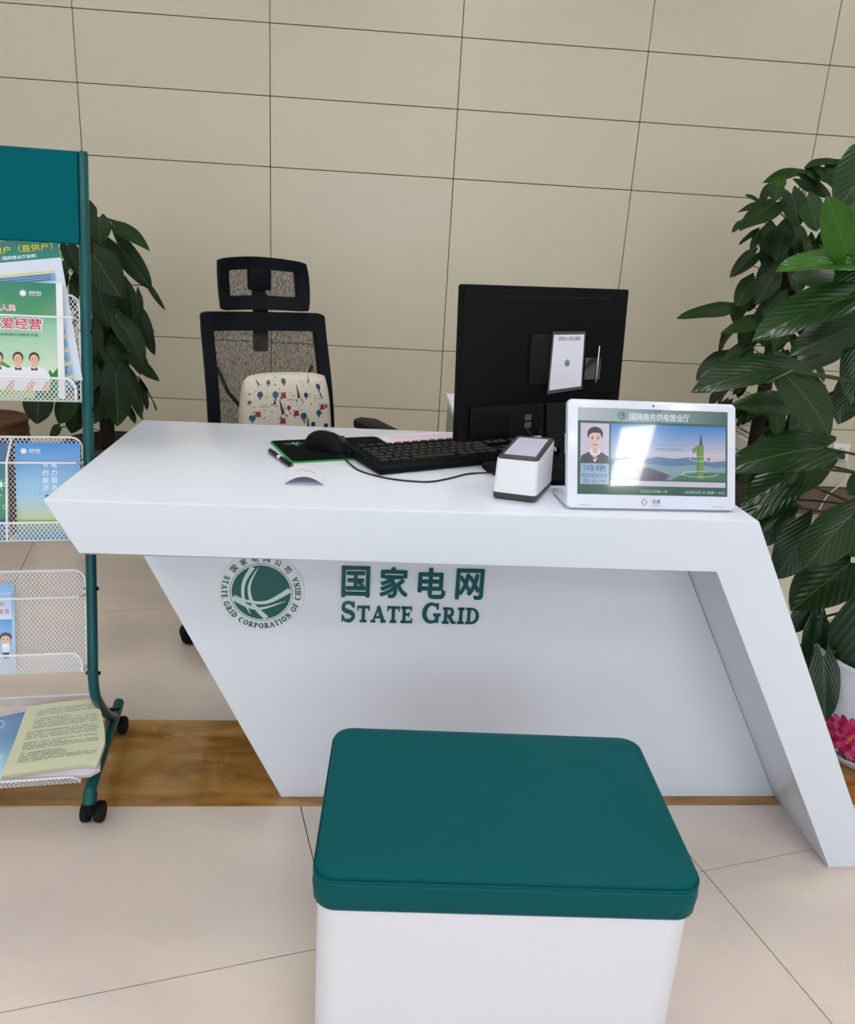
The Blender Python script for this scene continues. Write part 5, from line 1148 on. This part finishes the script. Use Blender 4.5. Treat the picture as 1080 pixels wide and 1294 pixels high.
bm = new(); tube(bm, [(0, 0, .23), (0.03, 0.02, 1.34)], .024, 14); obj('climbing_pole', bm, 'pole', NPl, smooth=True)
fc = at(1068, 925, 1.66); th0 = math.atan2(fc.y-np_c.y, fc.x-np_c.x)
PK = [R1(196, 30, 92), R1(214, 60, 120), R1(170, 20, 76), R1(226, 92, 146)]
zc = .225
for t_ in range(20):
    zz = .03+t_*.018; p_ = V((np_c.x+potr(zz)*math.cos(th0), np_c.y+potr(zz)*math.sin(th0), zz)); dloc = p_-CAM; yy_ = 647-F_PX*dloc.dot(up)/dloc.dot(fw)
    if yy_ > 928: zc = zz
pr = Print(lambda x, y, z: V(((potr(y+zc)+.0008+z)*math.cos(th0+x/.19), (potr(y+zc)+.0008+z)*math.sin(th0+x/.19), y+zc)), lift=.0003)
for a, L_ in ((-.7, .095), (-1.2, .088), (-1.7, .09), (-2.3, .095), (-.2, .1), (-2.9, .095), (3.6, .09)):
    P_ = [(.03*math.cos(a), .03*math.sin(a)), ((L_*.7)*math.cos(a-.22), (L_*.7)*math.sin(a-.22)), (L_*math.cos(a), L_*math.sin(a)), ((L_*.7)*math.cos(a+.22), (L_*.7)*math.sin(a+.22))]; pr.poly([(x, y*.85) for x, y in P_], R1(60, 96, 50))
for lay_, (R_, n_, L_) in enumerate(((.052, 20, .034), (.036, 16, .030), (.022, 12, .026), (.010, 8, .018))):
    pr.up()
    for i in range(n_):
        a = 2*PI*(i+.5*lay_)/n_; cx_, cy_ = R_*math.cos(a)*1.15, R_*math.sin(a)*.85; P_ = []
        for k in range(10):
            q_ = 2*PI*k/10; lx, ly = L_*.62*math.cos(q_), L_*.30*math.sin(q_); P_.append((cx_+lx*math.cos(a)-ly*math.sin(a), cy_+lx*math.sin(a)+ly*math.cos(a)))
        pr.poly(P_, PK[(i+lay_) % 4])
pr.up(); pr.disc(0, .002, .006, R1(210, 150, 50), n=12); pr.build('painted_flower', 'print_gloss', pot)
B_ = 'leaf_bright'
NL = [(1112, 190, 1060, 258, 62, 1.9), (1070, 322, 1049, 250, 46, 1.72, B_), (1076, 332, 985, 334, 46, 1.74, B_), (1078, 338, 1104, 236, 62, 1.78, B_), (1070, 376, 957, 414, 60, 1.72), (1062, 352, 1004, 343, 34, 1.85), (1090, 336, 1060, 388, 48, 1.75), (1088, 410, 998, 444, 60, 1.84), (1092, 430, 1074, 504, 44, 1.8), (978, 466, 881, 483, 46, 1.70), (985, 466, 1070, 546, 66, 1.72), (1004, 516, 922, 510, 42, 1.84), (1042, 566, 928, 574, 62, 1.78), (1030, 585, 940, 634, 60, 1.90), (1004, 606, 930, 660, 52, 1.96), (990, 630, 968, 690, 44, 2.0), (1011, 590, 992, 611, 24, 1.86), (1000, 640, 955, 664, 26, 1.92), (1024, 664, 978, 730, 56, 1.84), (1078, 648, 1016, 712, 62, 1.72), (1074, 712, 1000, 768, 78, 1.80), (1028, 758, 1000, 800, 32, 1.88), (1032, 782, 1024, 856, 36, 1.84), (1100, 778, 1086, 908, 104, 1.72), (1040, 832, 1043, 914, 42, 1.74), (1055, 440, 1000, 470, 40, 1.95), (1040, 500, 1000, 545, 40, 1.98), (1085, 480, 1060, 530, 44, 1.95), (1095, 600, 1072, 625, 30, 1.8), (1090, 690, 1074, 700, 24, 1.8), (1000, 820, 1030, 870, 34, 1.95), (1052, 792, 1060, 850, 40, 1.80)]
px_leaves(NPl, NL, 1.8, 'leaf_near', (np_c.x, np_c.y, .38, 1.34), petiole=True, thick=.0034)
stems = new(); fill(NPl, 34, (np_c.x+.09, np_c.y+.07), .15, .13, .35, 1.42, 'leaf_near', stems, size=(.14, .2)); obj('stems', stems, 'stem', NPl, smooth=True, kind='stuff')

# ---- white perforated appliance at the wall, wall socket with cord
rc = uz0 = at(1005, 640, 3.62)
hx = empty('perforated_cabinet', (rc.x-.27, 3.62, 0), 0, 'white cabinet with a perforated edge, low against the wall behind the plants', 'cabinet')
bm = new(); box(bm, (0, 0, .01), (.27, .2, .40), bev=.006); obj('cabinet_body', bm, 'foam_white', hx, smooth=True)
bm = new()
for i in range(4):
    for j in range(22): lathe(bm, [(.0045, 0), (.0045, .001)], 8, center=(.262-.018-i*.014-(.007 if j % 2 else 0), -.0011, .04+j*.016), axis='Y')
obj('perforations', bm, 'black_soft', hx, kind='stuff', label='rows of dark vent holes')
sk = at(1062, 571, W-.006); so = empty('wall_socket', (sk.x, W+.001, sk.z), 0, 'white double wall socket with a plugged cord above the skirting', 'socket')
bm = new(); box(bm, (-.043, -.010, -.043), (.043, 0, .043), bev=.003); obj('cover_plate', bm, 'foam_white', so, smooth=True)
for x, z, w_, h_ in ((-.008, .018, .004, .008), (.008, .018, .004, .008), (-.012, .002, .003, .007), (.012, .002, .003, .007)):
    bm = new(); box(bm, (x-w_/2, -.0108, z-h_/2), (x+w_/2, -.009, z+h_/2)); obj('slot', bm, 'black_soft', so)
bm = new(); box(bm, (-.014, -.035, -.032), (.014, -.010, -.008), bev=.004); pg = obj('plug', bm, 'grey_plastic', so, smooth=True)
bm = new(); tube(bm, catmull([(.01, -.03, -.028), (.03, -.045, -.06), (.03, -.04, -.14), (-.03, -.03, -.22), (-.06, -.03, sk.z*-1+.03)], 6), .004, 8); obj('cord', bm, 'cable_white', pg, smooth=True)
